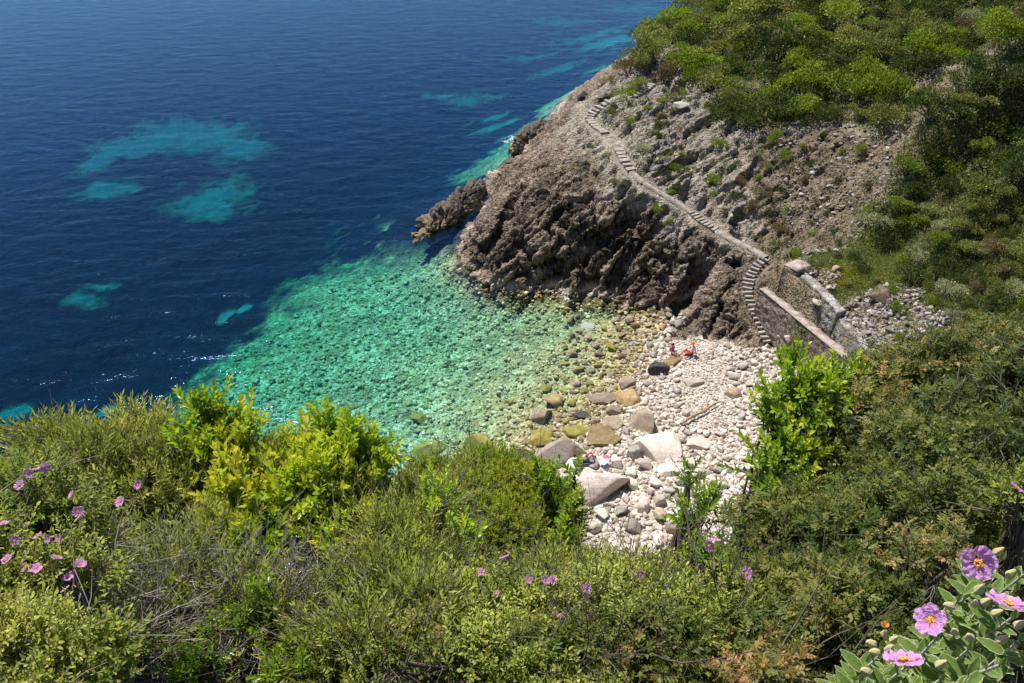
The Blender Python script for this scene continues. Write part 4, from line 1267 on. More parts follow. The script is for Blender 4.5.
def crown(seed, n=2600, size=.085, lobes=7, flat=.75):
    rg = np.random.default_rng(seed)
    C = rg.normal(size=(lobes, 3)) * np.array([.42, .42, .22]); C[:, 2] = np.abs(C[:, 2]) + .28
    Rr = rg.uniform(.35, .62, lobes)
    k = rg.integers(0, lobes, n); D = rg.normal(size=(n, 3)); D /= np.linalg.norm(D, axis=1, keepdims=True)
    D[:, 2] = np.where(D[:, 2] < -.3, -D[:, 2], D[:, 2])
    rr = Rr[k] * (.62 + .42 * rg.random(n) ** .6) * (1 + .35 * fbm(D * 2.6 + k[:, None] * 5, 3, seed))
    P = C[k] + D * rr[:, None] * np.array([1, 1, flat])
    P[:, 2] = np.maximum(P[:, 2], .02)
    O = D * .7 + rg.normal(size=(n, 3)) * .5 + np.array([0, 0, .35]); O /= np.linalg.norm(O, axis=1, keepdims=True)
    V, Fx = leaf_quads(P, O, size * rg.uniform(.7, 1.5, n), size * rg.uniform(.5, .9, n), seed + 1)
    clump = _h01(_hash((P[:, 0] * 4).astype(int), (P[:, 1] * 4).astype(int), (P[:, 2] * 4).astype(int), seed))
    rnd = np.clip(.65 * rg.random(n) + .35 * clump, 0, 1)
    # a few stems
    SV, SF = [], []; off = len(V)
    for j in range(lobes):
        tv, tf = tube_np([(rg.normal() * .04, rg.normal() * .04, -.25), tuple(C[j] * .5), tuple(C[j] + rg.normal(size=3) * .1)], [.045, .03, .012], 4)
        SV.append(tv); SF.append(tf + off); off += len(tv)
    V = np.vstack([V] + SV); F2 = np.vstack([Fx] + SF)
    fm = np.r_[np.zeros(len(Fx), int), np.ones(len(F2) - len(Fx), int)]
    return V, F2, fm, np.r_[np.repeat(rnd, 4), np.zeros(len(V) - 4 * n)]


SHR = {}
for ki, (k, mm) in enumerate(FAR.items()):
    SHR[k] = []
    for q in range(3):
        V, F2, fm, rnd = crown(2000 + ki * 31 + q, *((2600, .085) if k != 'silver' else (1600, .075)))
        SHR[k].append(mesh_from_np('shrub', V, F2, [mm, M_BARK], False, fm, attrs={'rnd': rnd}))

REG = ((lambda x, y: y < 70 and x < 760, 'along the crest against the sea'),
       (lambda x, y: y < 75, 'high on the slope'),
       (lambda x, y: x < 700, 'beside the cliff path'),
       (lambda x, y: x < 800 and y < 200, 'above the grey rocks'),
       (lambda x, y: x > 880 and y < 165, 'on the steep spur at the upper right'),
       (lambda x, y: x > 900 and y < 245, 'on the second spur at the right edge'),
       (lambda x, y: x > 900, 'on the low spur above the near bush'),
       (lambda x, y: y > 200, 'near the terrace meadow'),
       (lambda x, y: True, 'in the gully beside the bare scree'))
LOOK = {'dark': ('lentisk_shrub', 'dark green rounded shrub'), 'olive': ('maquis_shrub', 'olive yellowish bushy shrub'), 'lime': ('juniper_shrub', 'bright lime green shrub'),
        'brown': ('heath_shrub', 'dry brownish twiggy shrub'), 'silver': ('helichrysum_shrub', 'pale silver green cushion shrub')}
taken = []
def add_shrub(px, py, r, kind, zs=1.0, label=None):
    p, n = ray_ground(px, py)
    if p is None: return None
    nm, lk = LOOK[kind]
    o = link(nm, SHR[kind][int(RNG.integers(3))])
    o.location = p - Vector((0, 0, .1)); o.scale = (r * RNG.uniform(.9, 1.25), r * RNG.uniform(.85, 1.15), r * RNG.uniform(.95, 1.3) * zs)
    o.rotation_euler = (RNG.uniform(-.15, .15) - n.y * .25, RNG.uniform(-.15, .15) + n.x * .25, RNG.uniform(0, 6.28))
    wh = next(t for f, t in REG if f(px, py))
    tag(o, label or f'{"large" if r > 1.7 else "mid sized" if r > 1.1 else "small"} {lk} {wh}', 'shrub', 'shrubs of the hillside')
    taken.append((p.x, p.y, r)); return o


# shrubs one can single out
for px, py, r, k, lab in ((612, 84, 1.0, 'olive', None), (628, 72, 1.5, 'brown', None), (640, 66, 1.7, 'olive', None), (652, 58, 1.9, 'olive', None), (672, 36, 2.0, 'dark', None), (690, 26, 2.2, 'lime', None), (705, 14, 2.2, 'olive', None), (640, 90, 1.2, 'olive', None), (690, 78, 1.6, 'lime', None), (712, 85, 1.8, 'olive', None), (766, 118, 2.2, 'dark', 'isolated round dark bush low on the slope right of the grey rocks'), (792, 95, 2.0, 'lime', None), (735, 18, 2.6, 'lime', 'brightest green shrub on the skyline at the top'),
                     (728, 8, 2.2, 'lime', None), (800, 75, 2.0, 'lime', 'lime green shrub in the middle of the upper slope'), (846, 100, 2.4, 'lime', None), (868, 90, 2.4, 'lime', None), (900, 108, 2.0, 'lime', 'lime green shrub at the top of the bare gully'),
                     (880, 125, 2.0, 'olive', 'low olive cushion at the head of the bare scree'), (645, 62, 2.0, 'olive', None), (665, 45, 2.2, 'olive', None), (690, 40, 2.2, 'lime', None), (625, 97, 1.0, 'lime', 'small lime green shrub beside the pale path slab near the crest'),
                     (750, 40, 3.0, 'olive', None), (700, 48, 2.4, 'dark', None), (776, 60, 3.0, 'dark', None), (675, 72, 1.6, 'lime', None), (660, 78, 1.6, 'brown', None), (770, 20, 3.0, 'olive', None), (905, 170, 1.0, 'lime', None)):
    add_shrub(px, py, r, k, 1.0, lab)
tries = 0
while len(taken) < 292 and tries < 9000:
    tries += 1
    px, py = RNG.uniform(590, 1040), RNG.uniform(-12, 345)
    p, n = ray_ground(px, py)
    if p is None or p.y > 125 or p.y < 35: continue
    k = classes(np.array([p.x]), np.array([p.y]))[0]
    v = k[3]
    on_v = v > .5
    if not on_v:
        if p.z < 1.5 or float(polyline_dist(np.array([p.x]), np.array([p.y]), STAIR)[0][0]) < 1.5 or k[5] + k[6] + k[0] > .5 or RNG.random() > (.10 if k[4] < .4 else .35): continue
    r = RNG.uniform(1.1, 2.3) * (p.y / 75) ** .5 if on_v else RNG.uniform(.3, .75)
    if py > 195 and on_v: r *= .62
    dens = .62 if on_v else 1.3
    if any((a - p.x) ** 2 + (b - p.y) ** 2 < ((q + r) * dens) ** 2 for a, b, q in taken): continue
    if float(polyline_dist(np.array([p.x]), np.array([p.y]), PATH)[0][0]) < .7 + r * .8: continue
    if any(float(polyline_dist(np.array([p.x]), np.array([p.y]), W_)[0][0]) < 1.2 + r for W_ in (WALL1, WALL2, WALL3)): continue
    if on_v:
        if py > 195: kind = RNG.choice(['dark', 'olive', 'brown', 'lime', 'silver'], p=[.20, .32, .16, .14, .18])
        elif px > 880: kind = RNG.choice(['dark', 'olive', 'brown', 'lime', 'silver'], p=[.44, .36, .08, .09, .03])
        elif py < 60 and px < 760: kind = RNG.choice(['dark', 'olive', 'lime', 'brown'], p=[.2, .45, .30, .05])
        else: kind = RNG.choice(['dark', 'olive', 'brown', 'lime', 'silver'], p=[.42, .32, .04, .20, .02])
    else: kind = RNG.choice(['dark', 'olive', 'brown', 'lime', 'silver'], p=[.12, .22, .22, .28, .16])
    add_shrub(px, py, r, str(kind))
print('shrubs', len(taken), tries)

# low ground cover between the shrubs
def cover(n, region, test, size, mat, name, label, cat, tuft=7, lift=.5):
    P, Q = [], []; t = 0
    while len(P) < n and t < n * 5:
        t += 1
        px, py = RNG.uniform(region[0], region[1]), RNG.uniform(region[2], region[3])
        p, nn = ray_ground(px, py)
        if p is None or not test(p, px, py): continue
        P.append(p[:]); Q.append(nn[:])
    P = np.array(P); n = len(P)
    B = np.repeat(P, tuft, 0) + RNG.normal(size=(n * tuft, 3)) * np.array([size * 1.6, size * 1.6, size * .3])
    D = RNG.normal(size=(n * tuft, 3)) * .6; D[:, 2] = np.abs(D[:, 2]) + lift; D /= np.linalg.norm(D, axis=1, keepdims=True)
    V, Fx = leaf_quads(B, D, size * RNG.uniform(.8, 2.2, n * tuft), size * RNG.uniform(.5, 1.1, n * tuft), 5)
    rnd = np.clip(np.repeat(RNG.random(n), tuft) * .6 + .4 * RNG.random(n * tuft), 0, 1)
    me = mesh_from_np(name, V, Fx, mat, False, attrs={'rnd': np.repeat(rnd, 4)})
    return tag(link(name, me), label, cat, kind='stuff')


def in_scrub(p, px, py):
    if not (35 < p.y < 130): return False
    k = classes(np.array([p.x]), np.array([p.y]))[0]
    return (k[3] > .4) or (RNG.random() < (.05 + .28 * (vnoise(np.array([[p.x * .8, p.y * .8, p.z * .8]]), 3)[0] > .15)) * (k[2] + k[1] * (p.z > 6)))
def in_meadow(p, px, py):
    k = classes(np.array([p.x]), np.array([p.y]))[0]
    return k[4] > .35 or (k[3] > .4 and RNG.random() < .5) or (k[2] > .5 and p.y < 57 and RNG.random() < .1)
M_COVER = leaf_material('scrub_cover_leaves', [(.05, (.035, .050, .016)), (.4, (.10, .12, .035)), (.7, (.19, .19, .07)), (.85, (.23, .19, .11)), (1, (.28, .30, .10))], nscale=.35)
M_MEAD = leaf_material('meadow_grass_blades', [(.05, (.09, .12, .03)), (.5, (.20, .25, .06)), (.8, (.32, .34, .12)), (1, (.58, .44, .05))], nscale=.5)
cover(15000, (600, 1040, -10, 345), in_scrub, .13, M_COVER, 'ground_cover', 'low tangled green and brown scrub covering the hillside between the shrubs', 'ground cover')
cover(7500, (790, 1035, 205, 335), in_meadow, .09, M_MEAD, 'meadow_grass', 'yellow green grass and small flowers of the meadow above the terrace', 'grass', 6, .9)

def in_flowers(p, px, py):
    return vnoise(np.array([[p.x * 1.1, p.y * 1.1, 0]]), 8)[0] > -.1
M_YEL = leaf_material('yellow_flower_heads', [(.0, (.22, .24, .03)), (.5, (.55, .42, .03)), (1, (.75, .55, .05))])
cover(420, (812, 868, 264, 288), in_flowers, .07, M_YEL, 'yellow_flowers', 'yellow flowering herbs in the meadow just above the terrace walls', 'flowers', 6, .9)
# ------------------------------------------------------------------ the bushes round the viewpoint
RN = np.random.default_rng(77)
NEAR = {
    'lentisk': leaf_material('lentisk_leaves', [(.0, (.018, .034, .007)), (.35, (.055, .085, .016)), (.6, (.10, .135, .025)), (.85, (.22, .225, .045)), (.95, (.36, .20, .06)), (1, (.52, .24, .08))], .5, .35, .2),
    'redtip': leaf_material('reddish_shoot_leaves', [(.0, (.06, .08, .02)), (.4, (.16, .18, .045)), (.62, (.28, .24, .06)), (.82, (.42, .22, .07)), (1, (.58, .30, .11))], .45, .4, .3),
    'laurel': leaf_material('bright_laurel_leaves', [(.05, (0.053, 0.115, 0.010)), (.4, (0.150, 0.270, 0.017)), (.75, (0.330, 0.459, 0.030)), (1, (0.630, 0.621, 0.060))], .32, .45, .5),
    'golden': leaf_material('golden_laurel_leaves', [(.0, (.05, .12, .008)), (.35, (.17, .32, .015)), (.7, (.42, .55, .035)), (.93, (.68, .62, .06)), (1, (.75, .32, .05))], .34, .45, .4),
    'olive': leaf_material('narrow_olive_leaves', [(.0, (.045, .062, .014)), (.35, (.16, .19, .034)), (.7, (.36, .40, .075)), (1, (.62, .58, .17))], .55, .42, .2),
    'juniper': leaf_material('juniper_needles', [(.0, (.05, .10, .012)), (.35, (.17, .27, .022)), (.7, (.36, .44, .04)), (.92, (.56, .50, .08)), (1, (.60, .38, .10))], .5, .45, .3),
    'cistus': leaf_material('downy_cistus_leaves', [(.0, (.06, .10, .018)), (.35, (.18, .26, .042)), (.7, (.42, .46, .085)), (1, (.68, .66, .20))], .6, .42, .15, .1),
    'cover': leaf_material('undergrowth_leaves', [(.05, (0.033, 0.041, 0.012)), (.5, (0.083, 0.088, 0.026)), (.8, (0.180, 0.162, 0.054)), (1, (0.300, 0.216, 0.108))]),
}
M_TWIG = bark_material('grey_twigs', (.13, .105, .085), (.40, .345, .30))
M_TWIGD = bark_material('brown_twigs', (.055, .042, .032), (.19, .15, .12))
M_TWIGP = bark_material('bleached_twigs', (.28, .24, .21), (.56, .50, .46))


def leaf_shape(kind, rg):
    """one shoot, growing along +z: leaves as (base, dir, normal, length, width, rnd)"""
    out = []
    def add(z, az, el, L, W, rr, off=0.0):
        out.append((np.array([math.cos(az) * off, math.sin(az) * off, z]), np.array([math.cos(az) * math.sin(el), math.sin(az) * math.sin(el), math.cos(el)]), L, W, rr))
    if kind in ('lentisk', 'redtip'):
        S = .13; n = 5
        for i in range(n):                       # pinnate leaf: leaflets in pairs along a rachis
            az = i * 2.4 + rg.uniform(-.3, .3); z0 = S * (.15 + .8 * i / n); el = rg.uniform(.5, 1.0)
            ax = np.array([math.cos(az) * math.sin(el), math.sin(az) * math.sin(el), math.cos(el)])
            sd = np.cross(ax, [0, 0, 1]); sd /= np.linalg.norm(sd); rl = rg.uniform(.045, .07)
            br = rg.random() * .25
            for j in range(4):
                b = np.array([0, 0, z0]) + ax * rl * (.3 + .7 * j / 4)
                for sg in (-1, 1):
                    d = ax * .55 + sd * sg * .8 + rg.normal(size=3) * .12; d /= np.linalg.norm(d)
                    out.append((b, d, rg.uniform(.022, .032), rg.uniform(.008, .011), min(1, .25 + .55 * i / n + br * (1 if kind == 'lentisk' else 1.2))))
            out.append((np.array([0, 0, z0]) + ax * rl, ax, .027, .010, .4 + .5 * i / n))
    elif kind in ('laurel', 'golden'):
        S = .17; n = 15
        for i in range(n):
            f = i / n
            add(S * (.1 + .9 * f), i * 2.4 + rg.uniform(-.25, .25), 1.25 - .9 * f + rg.uniform(-.15, .15), rg.uniform(.045, .062) * (1 - .25 * f), rg.uniform(.017, .023) * (1 - .15 * f), min(1, .15 + .65 * f + rg.uniform(0, .2)))
    elif kind == 'olive':
        S = .15; n = 18
        for i in range(n):
            f = i / n
            add(S * f, i * 3.14159 + (i // 2) * 1.57 + rg.uniform(-.2, .2), 1.0 - .55 * f + rg.uniform(-.2, .2), rg.uniform(.028, .042), rg.uniform(.0060, .0085), min(1, .1 + .7 * f + rg.uniform(0, .25)))
    elif kind == 'juniper':
        S = .09; n = 30
        for i in range(n):
            f = i / n
            add(S * f, i * 2.4, .95 - .5 * f + rg.uniform(-.2, .2), rg.uniform(.014, .024), rg.uniform(.0045, .0065), min(1, .15 + .6 * f + rg.uniform(0, .25)))
    elif kind == 'cistus':
        S = .12; n = 12
        for i in range(n):
            f = i / n
            add(S * f, i * 3.14159 + (i // 2) * 1.57 + rg.uniform(-.3, .3), 1.35 - .8 * f + rg.uniform(-.2, .2), rg.uniform(.030, .046) * (1 - .3 * f), rg.uniform(.0085, .0125), min(1, .1 + .6 * f + rg.uniform(0, .3)))
    return S, out


def shoot_template(kind, seed):
    rg = np.random.default_rng(seed); S, lv = leaf_shape(kind, rg)
    V, Fx, R = [], [], []
    big = kind in ('laurel', 'golden', 'cistus')
    for b, d, L, W, rr in lv:
        s = np.cross(d, [0.13, .21, 1.0]); s /= np.linalg.norm(s) + 1e-9; nrm = np.cross(s, d)
        o = len(V)
        if big:      # folded blade with a droop
            m = b + d * L * .5 + nrm * L * .06; t = b + d * L - nrm * L * .06
            V += [b, b + d * L * .38 + s * W * .5 + nrm * L * .10, m - nrm * L * .03, b + d * L * .38 - s * W * .5 + nrm * L * .10, b + d * L * .75 + s * W * .38 + nrm * L * .05, t, b + d * L * .75 - s * W * .38 + nrm * L * .05]
            Fx += [(o, o + 1, o + 2, o + 3), (o + 2, o + 1, o + 4, o + 5), (o + 2, o + 5, o + 6, o + 3)]; R += [rr] * 7
        else:
            V += [b, b + d * L * .5 + s * W * .5, b + d * L, b + d * L * .5 - s * W * .5]; Fx.append((o, o + 1, o + 2, o + 3)); R += [rr] * 4
    nl = len(Fx); o = len(V)
    r = .0016 if not big else .0022
    for z in (-.02, S * .95):
        for k in range(3): V.append(np.array([math.cos(k * 2.09) * r, math.sin(k * 2.09) * r, z])); R.append(.3)
    for k in range(3): Fx.append((o + k, o + (k + 1) % 3, o + 3 + (k + 1) % 3, o + 3 + k))
    fm = [0] * nl + [1] * 3
    return np.array(V), np.array(Fx), np.array(fm), np.array(R), S


TPL = {k: [shoot_template(k, 50 + i * 9) for i in range(6)] for k in ('lentisk', 'redtip', 'laurel', 'golden', 'olive', 'juniper', 'cistus')}


def frames(D, rg):
    A = rg.normal(size=D.shape); X = np.cross(A, D); X /= np.linalg.norm(X, axis=1, keepdims=True) + 1e-9
    Y = np.cross(D, X); return np.stack([X, Y, D], 2)          # columns


def spread(kind, P, D, scale, bright, rg):
    """lay copies of the shoot at P along D"""
    Vs, Fs, ms, Rs = [], [], [], []; off = 0
    M = frames(D, rg); which = rg.integers(0, len(TPL[kind]), len(P))
    for w_ in range(len(TPL[kind])):
        idx = np.where(which == w_)[0]
        if not len(idx): continue
        V, Fx, fm, R, S = TPL[kind][w_]
        W = np.einsum('nij,vj->nvi', M[idx], V) * scale[idx][:, None, None] + P[idx][:, None, :]
        n = len(idx)
        Vs.append(W.reshape(-1, 3)); Fs.append((Fx[None] + (np.arange(n) * len(V))[:, None, None]).reshape(-1, 4) + off)
        ms.append(np.tile(fm, n)); Rs.append(np.clip(R[None] * .75 + bright[idx][:, None] * .3 + rg.normal(size=(n, len(R))) * .03, 0, 1).ravel()); off += n * len(V)
    return np.vstack(Vs), np.vstack(Fs), np.concatenate(ms), np.concatenate(Rs)


def tubes(Pp, Rd, sides=3):
    """Pp (n,m,3) paths, Rd (n,m) radii"""
    n, m, _ = Pp.shape
    T_ = np.gradient(Pp, axis=1); T_ /= np.linalg.norm(T_, axis=2, keepdims=True) + 1e-9
    A = np.array([.31, .52, .79]); U = np.cross(T_, A); U /= np.linalg.norm(U, axis=2, keepdims=True) + 1e-9; W = np.cross(T_, U)
    ang = np.arange(sides) * 2 * np.pi / sides
    V = Pp[:, :, None] + (U[:, :, None] * np.cos(ang)[:, None] + W[:, :, None] * np.sin(ang)[:, None]) * Rd[:, :, None, None]
    V = V.reshape(-1, 3)
    b = (np.arange(n) * m * sides)[:, None, None] + (np.arange(m - 1) * sides)[None, :, None]
    k = np.arange(sides)[None, None]; k2 = (k + 1) % sides
    Fx = np.stack([b + k, b + k2, b + k2 + sides, b + k + sides], -1).reshape(-1, 4)
    return V, Fx


def curve(A, B, m, wob, rg, sag=0.0):
    t = np.linspace(0, 1, m)[None, :, None]
    Pp = A[:, None] * (1 - t) + B[:, None] * t
    L = np.linalg.norm(B - A, axis=1)[:, None, None]
    w_ = rg.normal(size=(len(A), m, 3)) * wob * L; w_[:, 0] = 0; w_[:, -1] = 0
    w_[:, 1:-1] = (w_[:, :-2] + w_[:, 2:] + w_[:, 1:-1] * 2) / 4; w_[:, 1:-1] = (w_[:, :-2] + w_[:, 2:] + w_[:, 1:-1] * 2) / 4; w_[:, 0] = 0; w_[:, -1] = 0
    Pp = Pp + w_; Pp[..., 2] += (sag * L * np.sin(np.pi * t))[..., 0]
    return Pp


def bush(name, lobes, kind, n, label, cat='bush', size=1.0, twig=M_TWIG, up=.5, shell=.45, hubs=7, bare=0, group=None, base=None, extra=None, seed=1, thick=1.0, barelen=.35, holes=.0, low=-.35):
    """lobes: (px, py, distance, half width px, half height px) as seen from the path; each becomes a rounded mass of shoots of real size"""
    rg = np.random.default_rng(seed * 13 + 5)
    C, Rr = [], []
    for px, py, d, rx, ry in lobes:
        p = at_dist(px, py + 5, d); s = d / FPX; C.append(p[:]); Rr.append((rx * s * .84, (rx + ry) * .39 * s, ry * s * .80))
    C = np.array(C); Rr = np.array(Rr); C[:, 2] -= {'laurel': .11, 'golden': .11, 'redtip': .04}.get(kind, 0); ctr = C.mean(0)
    if base is None:
        q = Vector((float(ctr[0]), float(ctr[1]) + .0, 0)); gp, _ = drop(q.x, q.y); base = gp
    base = np.array(base[:]) - np.array([0, 0, .05])
    vol = (Rr[:, 0] * Rr[:, 2]) ** 1.0; vol /= vol.sum()
    k = rg.choice(len(C), n, p=vol)
    D = rg.normal(size=(n, 3)); D /= np.linalg.norm(D, axis=1, keepdims=True); D[:, 2] = np.where(D[:, 2] < low, -D[:, 2], D[:, 2])
    rr = 1 - shell * rg.random(n) ** 1.6
    lump = fbm(D * 2.3 + k[:, None] * 7.7 + seed, 4, seed)
    P = C[k] + D * Rr[k] * (rr * (1 + .62 * lump))[:, None]
    # gaps: whole clusters left out
    if kind in ('cistus',) and not holes: holes = .12
    if holes:
        g = fbm(P * 4.0 + seed, 3, seed + 8); keep = g > -.30 + holes; P, D, k, rr = P[keep], D[keep], k[keep], rr[keep]; n = len(P)
    O = D * .55 + np.array([0, 0, up]) + rg.normal(size=(n, 3)) * .34; O /= np.linalg.norm(O, axis=1, keepdims=True)
    sc = size * rg.uniform(.75, 1.25, n)
    br = np.clip(.45 + fbm(P * 3.0, 3, seed + 4) * 2.0 + rg.normal(size=n) * .4, -.6, 1.6)
    root = empty(name, base.tolist()); tag(root, label, cat, group)
    V, F2, fm, R = spread(kind, P - base, O, sc, br, rg)
    # keep anything off the lens
    me = mesh_from_np('foliage', V, F2, [NEAR[kind], twig], kind in ('laurel', 'golden'), fm, attrs={'rnd': R})
    link('foliage', me, root)
    # branches
    VV, FF = [], []; off = 0
    def add(vf):
        nonlocal off
        VV.append(vf[0]); FF.append(vf[1] + off); off += len(vf[0])
    nh = hubs * len(C); hk = np.repeat(np.arange(len(C)), hubs)
    hd = rg.normal(size=(nh, 3)); hd /= np.linalg.norm(hd, axis=1, keepdims=True); H = C[hk] + hd * Rr[hk] * rg.uniform(.15, .6, nh)[:, None]
    low_ = C[hk] * .45 + base * .55 + rg.normal(size=(nh, 3)) * .06
    B0 = np.repeat(base[None], nh, 0) + rg.normal(size=(nh, 3)) * np.array([.12, .12, .02])
    m1 = curve(B0, low_, 9, .05, rg); m2 = curve(low_, H, 9, .07, rg)
    th = rg.uniform(.010, .020, nh)[:, None] * thick
    add(tubes(m1, th * np.linspace(1.35, 1.0, 9)[None], 5)); add(tubes(m2, th * np.linspace(1.0, .45, 9)[None], 5))
    ns = min(n, int(n * .55) + 20); sel = rg.choice(n, ns, replace=False)
    dist = ((P[sel][:, None] - H[None]) ** 2).sum(-1) + rg.random((ns, nh)) * .02
    hi = dist.argmin(1); t_ = rg.uniform(.55, 1, ns)[:, None]
    S0 = H[hi] * t_ + low_[hi] * (1 - t_)
    m3 = curve(S0, P[sel], 5, .06, rg, .06)
    add(tubes(m3, rg.uniform(.0026, .0050, ns)[:, None] * thick * np.linspace(1, .35, 5)[None], 3))
    if bare:     # dead bare twigs
        kk = rg.choice(len(C), bare, p=vol); dd = rg.normal(size=(bare, 3)); dd /= np.linalg.norm(dd, axis=1, keepdims=True)
        S0 = C[kk] + dd * Rr[kk] * rg.uniform(.3, .95, bare)[:, None]
        vv = dd * .7 + rg.normal(size=(bare, 3)) * .6 + np.array([0, 0, .35]); vv /= np.linalg.norm(vv, axis=1, keepdims=True)
        E0 = S0 + vv * barelen * rg.uniform(.5, 1.2, bare)[:, None]
        m4 = curve(S0, E0, 6, .07, rg)
        add(tubes(m4, rg.uniform(.002, .0042, bare)[:, None] * np.linspace(1, .3, 6)[None], 3))
        j = rg.integers(2, 5, bare * 3); par = np.repeat(np.arange(bare), 3)
        S1 = m4[par, j]; E1 = S1 + (E0 - S0)[par] * rg.uniform(.2, .5, (bare * 3, 1)) + rg.normal(size=(bare * 3, 3)) * barelen * .22
        add(tubes(curve(S1, E1, 4, .08, rg), np.full((bare * 3, 4), .0018) * np.linspace(1, .4, 4)[None], 3))
    V = np.vstack(VV) - base
    link('branches', mesh_from_np('branches', V, np.vstack(FF), twig, True), root)
    return root, (C, Rr, base)


# ------------------------------------------------------------------ cistus flowers
fmn = NT('pink_petals'); pr_ = fmn.attr('rnd'); nn_ = fmn.noise(fmn.map(fmn.obj(), (1, 1, 1)), 90, 3)
pc = fmn.ramp(pr_, [(0, (.80, .68, .30)), (.10, (.74, .42, .66)), (.4, (.66, .28, .62)), (1, (.78, .42, .76))])
pbs = fmn.princ(pc, .55, fmn.bump(nn_, .9, .006), .2)
ptr = fmn.n('BsdfTranslucent', inp={'Color': pc}).outputs[0]
M_PETAL = fmn.done(fmn.n('MixShader', inp={0: .4, 1: pbs, 2: ptr}).outputs[0])
ym = NT('yellow_stamens'); M_STAM = ym.done(ym.princ(ym.mix(ym.noise(ym.obj(), 300, 2), (.80, .33, .02), (.90, .52, .04)), .6))


def petals_np(seed, cup=.35, n=9):
    rg = np.random.default_rng(seed); V, Fx, R = [], [], []
    for k in range(5):
        a0 = k * 2 * math.pi / 5 + rg.uniform(-.08, .08); off = len(V); lift = cup + rg.uniform(-.12, .12); lz = rg.uniform(-.002, .002)
        for i in range(n):
            u = i / (n - 1)                                   # centre to rim
            hw = (.28 + .46 * math.sin(math.pi * .5 * min(1, u * 1.25))) * (1.0 if u < .93 else .90)
            for j in range(n):
                v = j / (n - 1) * 2 - 1
                r = .026 * (u * (1 - .16 * v * v * u)) * (1 + .03 * math.sin(9 * v + k))
                a = a0 + v * hw * (.9 if u > .05 else .3)
                z = r * lift * (1 - .35 * u) + .0024 * math.sin(7 * v + 5 * u + k * 2) * u + .0016 * math.sin(15 * u + 6 * v + k) * u + lz * u + .0006 * k
                V.append((r * math.cos(a), r * math.sin(a), z)); R.append(u)
        for i in range(n - 1):
            for j in range(n - 1): o = off + i * n + j; Fx.append((o, o + 1, o + n + 1, o + n))
    return np.array(V), np.array(Fx), np.array(R)


def stamens_np(seed, n=46):
    rg = np.random.default_rng(seed); A = np.zeros((n, 3)); A[:, :2] = rg.normal(size=(n, 2)) * .0012; A[:, 2] = .001
    r = .0058 * np.sqrt(rg.random(n)); a = rg.uniform(0, 6.28, n)
    B = np.c_[r * np.cos(a), r * np.sin(a), .0085 - r * .35 + rg.normal(size=n) * .0006]
    V1, F1 = tubes(curve(A, B, 3, .02, rg), np.full((n, 3), .00035), 3)
    Vi, Fi = ICO[1]
    V2 = (Vi[None] * .0011 + B[:, None]).reshape(-1, 3); F2 = (Fi[None] + (np.arange(n) * len(Vi))[:, None, None]).reshape(-1, 3)
    F2 = np.c_[F2, F2[:, 2]]
    return V1, F1, V2, F2


FLO = []
for s in range(4):
    V, Fx, R = petals_np(s, (.25, .45, .7, .35)[s]); pm_ = mesh_from_np('flower', V, Fx, M_PETAL, True, attrs={'rnd': R})
    V1, F1, V2, F2 = stamens_np(s); 
    me = bpy.data.meshes.new('stamens'); me.from_pydata(np.vstack([V1, V2]).tolist(), [], F1.tolist() + [tuple(int(q) for q in f[:3] + len(V1)) for f in F2]); me.materials.append(M_STAM)
    FLO.append((pm_, me))


def flower(root, px, py, dist, facing=None, s=1.0, v=None, spin=None):
    """a bloom on a cistus: petals with the stamens as a sub-part"""
    v = int(RN.integers(4)) if v is None else v
    p = at_dist(px, py, dist); o = link('flower', FLO[v][0], root); c_ = link('stamens', FLO[v][1], o)
    o.location = p - root.location
    f = Vector(facing) if facing else (Vector((RN.normal() * .55, -.2 + RN.normal() * .5, .7))); f.normalize()
    q = f.to_track_quat('Z', 'Y'); o.rotation_mode = 'QUATERNION'
    o.rotation_quaternion = q @ Matrix.Rotation(RN.uniform(0, 6.28) if spin is None else spin, 3, 'Z').to_quaternion()
    o.scale = (s, s, s); return o


# ------------------------------------------------------------------ planting, left to right
root, _ = bush('cistus_bush', [(25, 520, 3.3, 65, 55), (40, 600, 3.0, 70, 60), (-30, 600, 3.0, 70, 90), (70, 660, 2.7, 75, 50), (0, 680, 2.6, 80, 60), (70, 545, 3.3, 40, 45)], 'cistus', 4420,
               'pale green cistus bush with many pink flowers at the left edge', 'cistus', .66, M_TWIG, .55, .5, 7, 60, seed=11)
for px, py in ((44, 467), (38, 470), (27, 474), (78, 512), (72, 495), (121, 502), (139, 485), (38, 536), (49, 538), (60, 538), (56, 558), (36, 569), (80, 565), (69, 577), (20, 485), (14, 541), (8, 560), (77, 679), (66, 590), (3, 524), (26, 567)):
    flower(root, px, py, 2.72 + RN.uniform(-.05, .1) if py > 500 else 2.95, None, RN.uniform(.52, .72))
bush('phillyrea_bush', [(95, 490, 4.6, 75, 48), (175, 500, 4.5, 70, 52), (260, 500, 4.4, 60, 55), (60, 450, 4.9, 40, 22), (330, 520, 4.2, 60, 50), (140, 445, 4.8, 45, 22), (230, 560, 4.0, 60, 40)], 'olive', 4300,
     'large olive green bush with a bare grey twiggy underside on the left', 'bush', 1.0, M_TWIG, .5, .45, 12, 260, seed=12, thick=1.0, barelen=.2, holes=.06)
bush('dry_bush', [(160, 590, 3.7, 90, 50), (250, 620, 3.5, 90, 50), (330, 600, 3.6, 70, 50), (120, 650, 3.2, 60, 40)], 'olive', 620,
     'tangle of bare grey branches with few leaves below the olive green bush', 'bush', .9, M_TWIG, .5, .7, 30, 850, seed=13, thick=.9, barelen=.22, holes=.1)
